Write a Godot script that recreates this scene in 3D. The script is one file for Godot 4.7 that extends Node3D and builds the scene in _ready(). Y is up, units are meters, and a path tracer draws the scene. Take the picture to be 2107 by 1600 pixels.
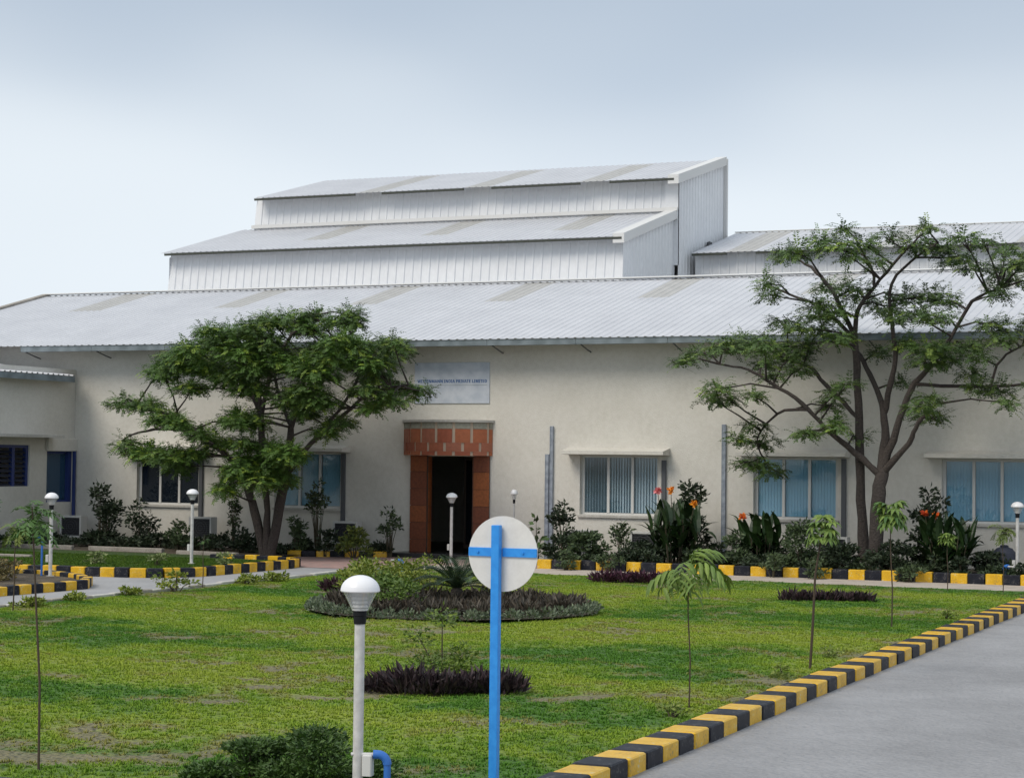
extends Node3D
# A pale factory with stepped sheet roofs behind a lawn. Facade lies on z = 0, x runs along it, z comes towards the viewer; metres.

class Build:
	var v := PackedVector3Array()
	var n := PackedVector3Array()
	var c := PackedColorArray()
	var col := Color(1, 1, 1)
	func tri(a: Vector3, b: Vector3, d: Vector3) -> void:      # counter-clockwise seen from outside
		var m := (b - a).cross(d - a).normalized()
		v.append(a); v.append(d); v.append(b)
		n.append(m); n.append(m); n.append(m)
		c.append(col); c.append(col); c.append(col)
	func quad(a: Vector3, b: Vector3, d: Vector3, e: Vector3) -> void:
		tri(a, b, d); tri(a, d, e)
	func quad_n(a: Vector3, b: Vector3, d: Vector3, e: Vector3, na: Vector3, nb: Vector3, nd: Vector3, ne: Vector3) -> void:
		v.append(a); v.append(d); v.append(b); v.append(a); v.append(e); v.append(d)
		n.append(na); n.append(nd); n.append(nb); n.append(na); n.append(ne); n.append(nd)
		for k in 6: c.append(col)
	func box(lo: Vector3, hi: Vector3, t := Transform3D.IDENTITY) -> void:
		var p := []
		for k in 8: p.append(t * Vector3(hi.x if k & 1 else lo.x, hi.y if k & 2 else lo.y, hi.z if k & 4 else lo.z))
		quad(p[4], p[5], p[7], p[6]); quad(p[1], p[0], p[2], p[3])
		quad(p[5], p[1], p[3], p[7]); quad(p[0], p[4], p[6], p[2])
		quad(p[6], p[7], p[3], p[2]); quad(p[0], p[1], p[5], p[4])
	func cbox(lo: Vector3, hi: Vector3, b: float, t := Transform3D.IDENTITY) -> void:    # box with chamfered top and side edges
		var rings := [[lo.y, 0.0], [hi.y - b, 0.0], [hi.y, b]]
		var loops := []
		for r in rings:
			var q: float = r[1]
			var x0 := lo.x + q; var x1 := hi.x - q; var z0 := lo.z + q; var z1 := hi.z - q
			var l := []
			for e in [[x0 + b, z1], [x1 - b, z1], [x1, z1 - b], [x1, z0 + b], [x1 - b, z0], [x0 + b, z0], [x0, z0 + b], [x0, z1 - b]]:
				l.append(t * Vector3(e[0], r[0], e[1]))
			loops.append(l)
		for i in 2:
			for k in 8:
				var j := (k + 1) % 8
				quad(loops[i][k], loops[i][j], loops[i + 1][j], loops[i + 1][k])
		for k in range(1, 7): tri(loops[2][0], loops[2][k], loops[2][k + 1])
		for k in range(1, 7): tri(loops[0][0], loops[0][k + 1], loops[0][k])
	func tube(p: Array, r: Array, sides := 7, cap := true) -> void:
		var rings := []
		var norms := []
		var ref := Vector3(0.31, 0.17, 0.93).normalized()
		for i in p.size():
			var d: Vector3 = (p[mini(i + 1, p.size() - 1)] - p[maxi(i - 1, 0)]).normalized()
			var s := d.cross(ref)
			if s.length() < 0.1: s = d.cross(Vector3.RIGHT)
			s = s.normalized()
			var u := s.cross(d).normalized()
			ref = u
			var l := []; var m := []
			for k in sides:
				var a := TAU * k / sides
				var w := s * cos(a) + u * sin(a)
				m.append(w); l.append(p[i] + w * r[i])
			ref = Vector3(0.31, 0.17, 0.93).normalized()
			rings.append(l); norms.append(m)
		for i in p.size() - 1:
			for k in sides:
				var j := (k + 1) % sides
				quad_n(rings[i][j], rings[i][k], rings[i + 1][k], rings[i + 1][j], norms[i][j], norms[i][k], norms[i + 1][k], norms[i + 1][j])
		if cap:
			var e := p.size() - 1
			for k in range(1, sides - 1):
				tri(rings[e][0], rings[e][k + 1], rings[e][k])
				tri(rings[0][0], rings[0][k], rings[0][k + 1])
	func lathe(prof: Array, at: Vector3, sides := 24) -> void:       # prof: Vector2(radius, height), bottom to top on the outside
		for i in prof.size() - 1:
			var p: Vector2 = prof[i]; var q: Vector2 = prof[i + 1]
			var t := (q - p).normalized()
			for k in sides:
				var a := TAU * k / sides; var b := TAU * (k + 1) / sides
				var na := Vector3(cos(a) * t.y, -t.x, sin(a) * t.y); var nb := Vector3(cos(b) * t.y, -t.x, sin(b) * t.y)
				quad_n(at + Vector3(cos(b) * p.x, p.y, sin(b) * p.x), at + Vector3(cos(a) * p.x, p.y, sin(a) * p.x), at + Vector3(cos(a) * q.x, q.y, sin(a) * q.x), at + Vector3(cos(b) * q.x, q.y, sin(b) * q.x), nb, na, na, nb)
	func leaf(p: Vector3, d: Vector3, s: Vector3, l: float, w: float) -> void:    # one diamond leaf, slightly folded
		var m := d.cross(s).normalized()
		var k := p + d * (l * 0.45)
		var tip := p + d * l - m * (l * 0.06)
		tri(p, k + s * w * 0.5 + m * w * 0.12, tip)
		tri(p, tip, k - s * w * 0.5 + m * w * 0.12)
	func blade(p: Vector3, d: Vector3, s: Vector3, l: float, w: float, droop: float, seg := 4) -> void:  # long arching leaf
		var q := p; var dir := d
		var prev := []
		for i in seg + 1:
			var f := float(i) / seg
			var wid := w * sin(PI * (0.12 + 0.88 * f)) * (1.0 - 0.25 * f)
			if i == seg: wid = 0.002
			var m := s.cross(dir).normalized()
			var now := [q - s * wid * 0.5 + m * wid * 0.15, q, q + s * wid * 0.5 + m * wid * 0.15]
			if i > 0:
				quad(prev[0], prev[1], now[1], now[0]); quad(prev[1], prev[2], now[2], now[1])
			prev = now
			q += dir * (l / seg)
			dir = (dir + Vector3.DOWN * droop / seg).normalized()
	func mesh() -> ArrayMesh:
		var a := []; a.resize(Mesh.ARRAY_MAX)
		a[Mesh.ARRAY_VERTEX] = v; a[Mesh.ARRAY_NORMAL] = n; a[Mesh.ARRAY_COLOR] = c
		var m := ArrayMesh.new(); m.add_surface_from_arrays(Mesh.PRIMITIVE_TRIANGLES, a)
		return m

var M := {}
var rng := RandomNumberGenerator.new()
var used := {}

func numbered(s: String) -> String:
	if not used.has(s):
		used[s] = 0
		return s
	used[s] += 1
	return "%s_%03d" % [s, used[s]]

func put(b, called: String, m: Material, parent: Node = self, at := Transform3D.IDENTITY) -> MeshInstance3D:
	var o := MeshInstance3D.new()
	o.mesh = b.mesh() if b is Build else b
	o.material_override = m
	o.transform = at
	o.name = numbered(called) if parent == self else called
	parent.add_child(o, true)
	return o

func thing(called: String, label: String, category: String, at := Vector3.ZERO, turn := 0.0, group := "") -> Node3D:
	var o := Node3D.new()
	o.name = numbered(called)
	add_child(o)
	o.position = at; o.rotation.y = turn
	tag(o, label, category, group)
	return o

func tag(o: Node, label: String, category: String, group := "") -> void:
	o.set_meta("label", label); o.set_meta("category", category)
	if group: o.set_meta("group", group)

func copy_of(o: Node3D, at: Vector3, turn: float, label: String) -> Node3D:
	var c := o.duplicate() as Node3D
	c.name = numbered(o.get_meta("kind_name"))
	add_child(c)
	c.position = at; c.rotation.y = turn
	c.set_meta("label", label)
	return c

func structure(b, called: String, m: Material) -> MeshInstance3D:
	var o := put(b, called, m)
	o.set_meta("kind", "structure")
	return o

# ---------- materials ----------
func noise_img(size: int, freq: float, s: int, oct := 4) -> PackedByteArray:
	var f := FastNoiseLite.new()
	f.seed = s; f.frequency = freq; f.fractal_octaves = oct; f.noise_type = FastNoiseLite.TYPE_SIMPLEX_SMOOTH
	var im := f.get_seamless_image(size, size)
	im.convert(Image.FORMAT_L8)
	return im.get_data()

# mixes colours (linear) by coarse and fine noise; ramp is a list of [value, Color]
func tex(size: int, layers: Array, ramp: Array) -> ImageTexture:
	var g := Gradient.new()
	var offs := PackedFloat32Array(); var cols := PackedColorArray()
	for r in ramp:
		offs.append(r[0]); cols.append(r[1])
	g.offsets = offs; g.colors = cols
	var lut := []
	for k in 256: lut.append(g.sample(k / 255.0).linear_to_srgb())
	var data := []
	var wts := []
	for l in layers:
		data.append(noise_img(size, l[0], l[1], l[3] if l.size() > 3 else 4)); wts.append(l[2])
	var out := PackedByteArray(); out.resize(size * size * 3)
	for i in size * size:
		var s := 0.0
		for k in data.size(): s += data[k][i] * wts[k]
		var q: Color = lut[clampi(int(s), 0, 255)]
		out[i * 3] = q.r8; out[i * 3 + 1] = q.g8; out[i * 3 + 2] = q.b8
	return ImageTexture.create_from_image(Image.create_from_data(size, size, false, Image.FORMAT_RGB8, out))

func bump(size: int, freq: float, s: int, strength: float) -> ImageTexture:
	var im := Image.create_from_data(size, size, false, Image.FORMAT_L8, noise_img(size, freq, s, 5))
	im.convert(Image.FORMAT_RGBA8)
	im.bump_map_to_normal_map(strength)
	return ImageTexture.create_from_image(im)

func mat(c: Color, rough := 0.8, metal := 0.0) -> StandardMaterial3D:
	var m := StandardMaterial3D.new()
	m.albedo_color = c.linear_to_srgb()
	m.roughness = rough; m.metallic = metal
	return m

func tmat(t: Texture2D, metres: float, rough := 0.85, nrm: Texture2D = null, nscale := 1.0) -> StandardMaterial3D:
	var m := StandardMaterial3D.new()
	m.albedo_texture = t
	m.uv1_triplanar = true; m.uv1_world_triplanar = true
	m.uv1_scale = Vector3.ONE / metres
	m.roughness = rough
	if nrm:
		m.normal_enabled = true; m.normal_texture = nrm; m.normal_scale = nscale
	return m

func leafmat(back: Color, rough := 0.6) -> StandardMaterial3D:
	var m := StandardMaterial3D.new()
	m.vertex_color_use_as_albedo = true
	m.roughness = rough
	m.cull_mode = BaseMaterial3D.CULL_DISABLED
	m.backlight_enabled = true
	m.backlight = back.linear_to_srgb()
	return m

func pane(c: Color, alpha: float) -> StandardMaterial3D:
	var m := mat(c, 0.03)
	m.albedo_color.a = alpha
	m.transparency = BaseMaterial3D.TRANSPARENCY_ALPHA
	return m

func make_materials() -> void:
	var g := func(x: float) -> Color: return Color(x, x, x)
	M.wall = tmat(tex(1024, [[0.004, 11, 0.45], [0.05, 12, 0.35], [0.16, 13, 0.25]], [[0.2, Color(0.56, 0.54, 0.485)], [0.5, Color(0.63, 0.608, 0.555)], [0.8, Color(0.685, 0.665, 0.615)]]), 9.0, 0.95, bump(1024, 0.3, 14, 3.0), 0.35)
	M.concrete = tmat(tex(512, [[0.008, 21, 0.5], [0.08, 22, 0.5]], [[0.2, Color(0.40, 0.385, 0.35)], [0.8, Color(0.56, 0.545, 0.51)]]), 4.0, 0.9)
	M.dull_concrete = tmat(tex(512, [[0.008, 25, 0.5], [0.09, 26, 0.5]], [[0.15, Color(0.19, 0.17, 0.145)], [0.85, Color(0.42, 0.39, 0.345)]]), 3.0, 0.95)
	M.path = tmat(tex(512, [[0.01, 27, 0.5], [0.1, 28, 0.5]], [[0.2, Color(0.36, 0.31, 0.26)], [0.8, Color(0.52, 0.46, 0.40)]]), 3.0, 0.95)
	M.road = tmat(tex(1024, [[0.004, 31, 0.45], [0.03, 32, 0.2], [0.25, 33, 0.4]], [[0.25, Color(0.215, 0.215, 0.222)], [0.75, Color(0.315, 0.315, 0.325)]]), 10.0, 0.85, bump(512, 0.2, 34, 3.0), 0.5)
	M.drive = tmat(tex(512, [[0.006, 35, 0.5], [0.12, 36, 0.5]], [[0.2, Color(0.26, 0.26, 0.265)], [0.8, Color(0.36, 0.36, 0.365)]]), 7.0, 0.85)
	M.pavers = tmat(tex(512, [[0.02, 37, 0.6], [0.12, 38, 0.4]], [[0.25, Color(0.30, 0.25, 0.23)], [0.5, Color(0.36, 0.22, 0.2)], [0.8, Color(0.45, 0.33, 0.30)]]), 4.0, 0.85)
	M.soil = tmat(tex(512, [[0.01, 41, 0.5], [0.12, 42, 0.5]], [[0.2, Color(0.05, 0.04, 0.028)], [0.8, Color(0.15, 0.12, 0.085)]]), 3.0, 1.0, bump(512, 0.1, 43, 8.0))
	M.ground = tmat(tex(512, [[0.01, 44, 0.5], [0.1, 45, 0.5]], [[0.2, Color(0.16, 0.14, 0.10)], [0.8, Color(0.28, 0.25, 0.19)]]), 9.0, 1.0)
	M.lawn = tmat(tex(1024, [[0.02, 51, 0.3], [0.08, 52, 0.35], [0.3, 53, 0.35]], [[0.2, Color(0.72, 0.72, 0.72)], [0.8, Color(1, 1, 1)]]), 8.0, 1.0, bump(512, 0.2, 54, 8.0))
	M.lawn.vertex_color_use_as_albedo = true
	var sheet_n := bump(512, 0.02, 60, 1.0)
	M.roof = tmat(tex(512, [[0.008, 61, 0.6], [0.06, 62, 0.4]], [[0.2, Color(0.47, 0.48, 0.51)], [0.8, Color(0.57, 0.58, 0.61)]]), 8.0, 0.5, sheet_n, 0.2)
	M.cladding = tmat(tex(512, [[0.008, 63, 0.6], [0.06, 64, 0.4]], [[0.2, Color(0.68, 0.695, 0.72)], [0.8, Color(0.77, 0.785, 0.81)]]), 8.0, 0.55)
	M.trim = mat(Color(0.66, 0.66, 0.65), 0.55)
	M.skylight = tmat(tex(512, [[0.01, 65, 0.6], [0.1, 66, 0.4]], [[0.2, Color(0.42, 0.415, 0.40)], [0.8, Color(0.53, 0.525, 0.51)]]), 3.0, 0.6)
	M.skylight.backlight_enabled = true
	M.skylight.backlight = Color(0.5, 0.5, 0.48)
	M.gutter = tmat(tex(256, [[0.02, 67, 1.0]], [[0.2, Color(0.13, 0.16, 0.175)], [0.8, Color(0.21, 0.25, 0.275)]]), 3.0, 0.55)
	M.galv = tmat(tex(256, [[0.03, 68, 1.0]], [[0.2, Color(0.20, 0.23, 0.28)], [0.8, Color(0.32, 0.36, 0.42)]]), 1.5, 0.5)
	M.purlin_shade = mat(Color(0.05, 0.055, 0.045), 0.8)  # near-black: shade under the eaves painted into the purlin colour
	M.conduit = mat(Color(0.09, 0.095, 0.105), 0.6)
	M.frame = mat(Color(0.60, 0.60, 0.585), 0.5)
	M.glass = pane(Color(0.10, 0.24, 0.33), 0.14)
	M.glass_dark = pane(Color(0.012, 0.018, 0.028), 0.75)
	M.glass_blue = pane(Color(0.03, 0.08, 0.15), 0.8)
	M.blind = mat(Color(0.60, 0.74, 0.82), 0.85)
	M.blind_blue = mat(Color(0.32, 0.62, 0.82), 0.85)
	M.brown_dark = mat(Color(0.05, 0.03, 0.02), 0.6)
	M.tile = []
	for k in 4:
		var c: Color = [Color(0.36, 0.11, 0.055), Color(0.40, 0.125, 0.055), Color(0.33, 0.09, 0.045), Color(0.37, 0.13, 0.075)][k]
		M.tile.append(tmat(tex(256, [[0.03, 70 + k, 0.6], [0.15, 80 + k, 0.4]], [[0.2, c * 0.82], [0.8, c * 1.15]]), 1.0, 0.7))
	M.tile_brown = []
	for k in 3:
		var c: Color = [Color(0.24, 0.068, 0.02), Color(0.29, 0.085, 0.022), Color(0.18, 0.05, 0.02)][k]
		M.tile_brown.append(tmat(tex(256, [[0.04, 90 + k, 0.6], [0.2, 95 + k, 0.4]], [[0.2, c * 0.7], [0.8, c * 1.2]]), 1.0, 0.6))
	M.tile_pale = tmat(tex(256, [[0.05, 100, 1.0]], [[0.2, Color(0.24, 0.235, 0.19)], [0.8, Color(0.36, 0.35, 0.29)]]), 1.0, 0.7)
	M.joint = mat(Color(0.56, 0.46, 0.36), 0.9)
	M.granite = mat(Color(0.018, 0.018, 0.02), 0.25)
	M.yellow = []
	M.black = []
	for k in 3:
		M.yellow.append(tmat(tex(256, [[0.02, 110 + k, 0.5], [0.12, 115 + k, 0.5]], [[0.2, Color(0.36, 0.25, 0.07)], [0.34, Color(0.64, 0.36, 0.01)], [0.66, Color(0.76, 0.45, 0.012)], [0.8, Color(0.62, 0.52, 0.3)]]), 1.3, 0.38))
		M.black.append(tmat(tex(256, [[0.02, 120 + k, 0.5], [0.12, 125 + k, 0.5]], [[0.15, Color(0.008, 0.009, 0.014)], [0.62, Color(0.019, 0.021, 0.03)], [0.78, Color(0.11, 0.105, 0.1)]]), 1.3, 0.5))
	for m in M.black: m.metallic_specular = 0.3
	M.white_plastic = mat(Color(0.80, 0.80, 0.82), 0.3)
	M.pole = tmat(tex(256, [[0.03, 130, 1.0]], [[0.2, Color(0.46, 0.455, 0.44)], [0.8, Color(0.62, 0.615, 0.60)]]), 0.9, 0.5)
	M.black_plastic = mat(Color(0.010, 0.011, 0.013), 0.6)
	M.black_plastic.metallic_specular = 0.3
	M.clear = pane(Color(0.75, 0.78, 0.8), 0.32)
	M.louvre = mat(Color(0.62, 0.61, 0.585), 0.35)
	M.ac_white = mat(Color(0.58, 0.58, 0.56), 0.6)
	M.grille = mat(Color(0.02, 0.021, 0.026), 0.6)
	M.sign_white = tmat(tex(256, [[0.02, 131, 0.6], [0.1, 132, 0.4]], [[0.2, Color(0.66, 0.645, 0.61)], [0.8, Color(0.73, 0.715, 0.68)]]), 0.7, 0.6)
	M.sign_blue = tmat(tex(256, [[0.03, 133, 1.0]], [[0.2, Color(0.02, 0.25, 0.72)], [0.8, Color(0.03, 0.30, 0.80)]]), 0.6, 0.45)
	M.pipe_blue = mat(Color(0.03, 0.15, 0.5), 0.4)
	M.board = tmat(tex(256, [[0.02, 134, 1.0]], [[0.2, Color(0.46, 0.51, 0.59)], [0.8, Color(0.57, 0.61, 0.68)]]), 2.0, 0.6)
	M.letter = mat(Color(0.02, 0.10, 0.30), 0.6)
	M.blue_frame = mat(Color(0.02, 0.04, 0.17), 0.5)
	M.drum = mat(Color(0.025, 0.03, 0.05), 0.55)
	M.bark = tmat(tex(512, [[0.03, 141, 0.5], [0.15, 142, 0.5]], [[0.2, Color(0.028, 0.022, 0.02)], [0.8, Color(0.09, 0.074, 0.066)]]), 1.0, 0.95, bump(256, 0.08, 143, 8.0))
	M.stem = mat(Color(0.07, 0.06, 0.035), 0.9)
	M.stake = mat(Color(0.07, 0.05, 0.035), 0.95)
	M.leaf = leafmat(Color(0.10, 0.16, 0.02))
	M.leaf_dark = leafmat(Color(0.02, 0.04, 0.01), 0.45)
	M.leaf_purple = leafmat(Color(0.03, 0.01, 0.02))
	M.flower = leafmat(Color(0.2, 0.05, 0.01))
	M.grass = leafmat(Color(0.14, 0.19, 0.02), 0.9)
	M.grass.metallic_specular = 0.2
	M.stone = mat(Color(0.55, 0.54, 0.5), 0.9)

const LEFT_TREE_CLUMPS = [
	[-8.41,3.95,2.94,0.45,0.27],[-7.76,3.91,2.63,0.41,0.23],[-6.84,3.8,4.14,0.39,0.22],[-7.17,3.55,2.85,0.54,0.27],[-5.95,3.51,4.56,0.52,0.26],[-6.68,3.46,2.87,0.4,0.19],
	[-5.25,3.37,5.02,0.38,0.18],[-8,2.77,3.18,0.49,0.31],[-7.81,2.6,2.66,0.54,0.27],[-6.75,2.6,4.1,0.52,0.26],[-7.36,2.61,2.22,0.59,0.23],[-5.52,2.55,5.01,0.55,0.22],
	[-7.11,2.25,2.1,0.41,0.23],[-5.76,2.32,4.28,0.39,0.22],[-6.41,2.61,2.53,0.45,0.19],[-5.11,2.63,4.53,0.43,0.18],[-6.32,3.2,2.35,0.49,0.19],[-4.46,3.08,5.18,0.46,0.18],
	[-7.69,4.84,2.19,0.5,0.31],[-6.21,4.64,4.27,0.48,0.3],[-6.93,5.09,2.46,0.59,0.38],[-5.58,4.97,4.39,0.56,0.37],[-6.22,5.42,2.92,0.49,0.23],[-4.8,5.21,5.24,0.46,0.22],
	[-5.88,5.82,2.8,0.31,0.15],[-4.35,5.74,5.07,0.3,0.14],[-5.5,5.59,2.89,0.53,0.3],[-4.32,5.38,4.62,0.51,0.29],[-6.54,4.93,1.9,0.68,0.39],[-4.97,4.9,4.32,0.65,0.37],
	[-6.42,4.41,2.56,0.54,0.19],[-5.35,4.26,4.38,0.52,0.18],[-5.64,5.83,1.84,0.59,0.27],[-3.88,5.63,4.7,0.55,0.25],[-4.88,5.89,2.23,0.54,0.27],[-3.1,5.68,5,0.5,0.25],
	[-4.46,6.12,2.08,0.49,0.23],[-2.82,5.91,4.64,0.46,0.21],[-4.72,5.27,2.91,0.66,0.34],[-3.57,5.12,4.94,0.63,0.32],[-3.99,5.48,2.84,0.57,0.34],[-2.77,5.38,4.83,0.54,0.32],
	[-5.57,4.69,2.1,0.67,0.34],[-4.13,4.5,4.34,0.64,0.33],[-4.56,4.85,2.39,0.67,0.38],[-3.22,4.77,4.66,0.63,0.36],[-4.1,4.99,2.23,0.58,0.3],[-2.56,4.94,4.72,0.54,0.28],
	[-4.95,4.29,2.07,0.58,0.27],[-3.38,4.24,4.54,0.55,0.25],[-3.49,6.07,2.42,0.53,0.22],[-2.38,5.95,4.4,0.51,0.21],[-2.87,6.24,2.45,0.31,0.15],[-1.77,6.05,4.45,0.29,0.14],
	[-3.08,5.85,2.42,0.48,0.22],[-1.94,5.76,4.41,0.46,0.21],[-2.53,6.08,2.07,0.4,0.19],[-1.1,5.86,4.53,0.37,0.18],[-1.72,6.2,2.65,0.3,0.18],[-0.66,6.09,4.5,0.29,0.18],
	[-1.65,5.94,2.59,0.26,0.18],[-0.48,5.86,4.6,0.25,0.18],[-2.37,5.64,1.99,0.53,0.26],[-0.59,5.34,5.25,0.49,0.24],[-1.38,5.37,2.8,0.47,0.26],[-0.17,5.22,4.99,0.45,0.24],
	[-2.64,5.26,2.57,0.57,0.3],[-1.63,5.2,4.33,0.54,0.28],[-2.96,4.95,2.87,0.57,0.33],[-1.61,4.75,5.06,0.54,0.32],[-2.15,5.05,2.38,0.61,0.3],[-0.78,4.94,5,0.57,0.28],
	[-1.37,4.95,2.54,0.47,0.26],[-0,4.84,5.06,0.45,0.24],[-2.95,4.68,2,0.62,0.26],[-1.23,4.59,5.11,0.58,0.24],[-0.63,5.5,2.49,0.39,0.22],[0.6,5.3,4.69,0.37,0.21],
	[-0.09,5.2,3.16,0.42,0.25],[-0.87,4.99,2.38,0.43,0.26],[0.09,4.88,4.33,0.41,0.25],[-0.91,4.59,2.66,0.47,0.22],[-0.24,4.6,4.13,0.46,0.21],[-0.93,4.24,2.99,0.51,0.22],
	[0.01,4.17,4.93,0.49,0.21],[-0.25,4.32,2.92,0.47,0.25],[0.21,4.24,2.87,0.38,0.25],[0.62,4.23,3.05,0.25,0.14],[-0.41,3.99,2.87,0.47,0.22],[0.48,3.96,4.51,0.45,0.21],
	[-0.97,3.82,2.89,0.34,0.22],[0.05,3.79,4.7,0.33,0.21],[-2.15,3.48,2.33,0.39,0.22],[-0.89,3.4,4.61,0.37,0.21],[-2.61,3.22,2.2,0.35,0.19],[-1.31,3.15,4.51,0.33,0.18],
	[-3.04,4.27,2.45,0.53,0.22],[-1.35,4.18,5.25,0.49,0.21],[-3.69,4.11,2.02,0.58,0.26],[-2.15,3.95,4.81,0.54,0.25],[-2.96,4.02,1.97,0.57,0.26],[-1.21,3.91,4.99,0.53,0.24],
	[-3.29,3.66,2.26,0.48,0.22],[-1.98,3.69,4.44,0.46,0.21],[-4.75,3.64,2.81,0.49,0.22],[-3.82,3.53,4.49,0.47,0.22],[-5.52,3.48,1.97,0.45,0.23],[-3.4,3.4,5.22,0.42,0.21],
	[-4.34,3.38,2.87,0.4,0.22],[-3.08,3.42,4.87,0.38,0.21],[-6.07,2.94,1.92,0.41,0.19],[-4.35,2.85,4.61,0.38,0.18],[-4.74,2.89,2.71,0.44,0.23],[-3.29,2.9,4.98,0.42,0.21],
	[-4.68,2.45,2.46,0.44,0.3],[-3.37,2.46,4.76,0.42,0.29],[-4.18,2.33,2.44,0.57,0.38],[-2.92,2.29,4.47,0.55,0.36],[-3.84,2.55,2.32,0.53,0.34],[-2.17,2.62,5.02,0.5,0.32],
	[-3.64,2.69,2.07,0.4,0.26],[-2.03,2.64,4.87,0.37,0.25],[-4.83,2.05,2.61,0.44,0.26],[-3.44,2.13,4.95,0.42,0.25],[-4.75,1.92,1.82,0.54,0.3],[-2.79,1.9,5.1,0.5,0.28],
	[-3.67,1.98,2.61,0.48,0.3],[-2.67,2.03,4.31,0.46,0.29],[-5.35,1.78,2.53,0.31,0.26],[-3.8,1.73,5.13,0.29,0.25],[-5.32,2.22,2.25,0.4,0.23],[-3.41,2.24,5.22,0.38,0.21],
	[-4.4,2.86,2.08,0.36,0.19],[-2.75,2.75,4.75,0.33,0.18],
]
const LEFT_TREE_LIMBS = [
	[-3.54,-0.01,3.6,0.11,-3.86,1.21,3.6,0.11,-4.17,1.82,3.47,0.1,-4.65,2.43,3.34,0.08,-5.47,2.93,3.21,0.06,-6.31,3.24,3.08,0.05,-7.6,3.23,2.95,0.03,-8.46,2.97,2.82,0.02],
	[-4.65,2.43,3.34,0.06,-6,3.24,3.1,0.05,-7.07,3.69,2.86,0.04,-8.31,4.02,2.61,0.02],
	[-3.47,-0.01,3.6,0.12,-3.48,1.22,3.6,0.08,-3.76,2.44,3.36,0.1,-4.01,3.68,3.12,0.08,-4.39,4.82,2.88,0.06,-5.14,5.6,2.64,0.03],
	[-4.01,3.68,3.12,0.06,-4.54,4.44,3.11,0.04,-5.59,5.07,3.1,0.03,-6.49,5.08,3.08,0.02],
	[-3.98,3.53,3.15,0.06,-3.67,4.8,3.12,0.05,-3.14,5.67,3.09,0.04,-2.6,6.16,3.05,0.02],
	[-3.39,-0,3.6,0.12,-3.1,1.35,3.6,0.12,-2.86,2.45,3.7,0.11,-2.68,3.3,3.8,0.08,-2.36,4.39,3.9,0.06,-1.49,5.23,4,0.04,-0.76,5.69,4.1,0.02],
	[-2.95,2.04,3.66,0.08,-2.17,2.94,3.71,0.06,-1.46,3.43,3.77,0.05,-0.49,4.15,3.82,0.04,0.6,4.38,3.87,0.02],
	[-2.17,2.94,3.71,0.05,-1.48,3.8,3.48,0.04,-0.81,5.02,3.24,0.03,-0.12,5.39,3.01,0.02],
	[-2.68,3.3,3.8,0.05,-3.27,4.29,3.54,0.04,-3.59,5.29,3.28,0.02],
]
const RIGHT_SLENDER_CLUMPS = [
	[9.95,7.43,2.61,0.5,0.23],[10.63,7.65,2.96,0.38,0.19],[11.21,7.87,3.12,0.19,0.16],[11.17,7.42,3.53,0.49,0.22],[11.6,7.5,2.97,0.38,0.23],[11.46,7.18,3.48,0.26,0.13],
	[9.25,7.48,1.15,0.32,0.17],[12,7.76,2.21,0.31,0.2],[12.04,7.05,3.53,0.26,0.19],[9.24,6.71,2.63,0.27,0.23],[9.53,6.39,3.22,0.31,0.16],[10.34,6.73,1.24,0.32,0.2],
	[11.23,6.58,2.21,0.42,0.23],[11.15,6.44,1.59,0.35,0.17],[10.42,6.2,2.42,0.5,0.2],[10.91,6.03,2.51,0.42,0.2],[11.68,6.23,1.15,0.47,0.27],[12.24,6.42,1.56,0.39,0.26],
	[9.43,5.91,1.76,0.36,0.17],[10.21,5.6,3.37,0.53,0.16],[10.58,5.88,3.02,0.38,0.16],[8.47,5.42,1.67,0.56,0.27],[11.07,5.41,3.13,0.42,0.19],[10.21,5.73,1.32,0.4,0.17],
]
const RIGHT_SLENDER_LIMBS = [
	[11.48,0.35,2.3,0.14,11.42,1.73,2.3,0.11,11.33,3.61,2.24,0.1,11.25,5.07,2.18,0.08,11.19,5.63,2.12,0.06],
	[11.33,3.61,2.24,0.05,10.49,4.41,1.95,0.05,10,4.82,1.66,0.04,9.39,5.01,1.37,0.02],
	[11.21,5.49,2.14,0.06,10.67,6.45,1.79,0.05,10.11,7.07,1.44,0.04,9.54,7.46,1.1,0.02],
	[11.21,5.49,2.14,0.06,11.29,6.07,2.2,0.05,11.69,6.62,2.25,0.04,12.26,7.26,2.31,0.03,12.82,7.79,2.37,0.02],
	[11.69,6.62,2.25,0.04,11.52,7.2,2,0.03,11,7.7,1.75,0.02],
	[11.21,5.42,2.14,0.05,10.47,6.11,1.89,0.04,9.7,6.49,1.65,0.03,9.03,6.75,1.4,0.02],
]
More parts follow.
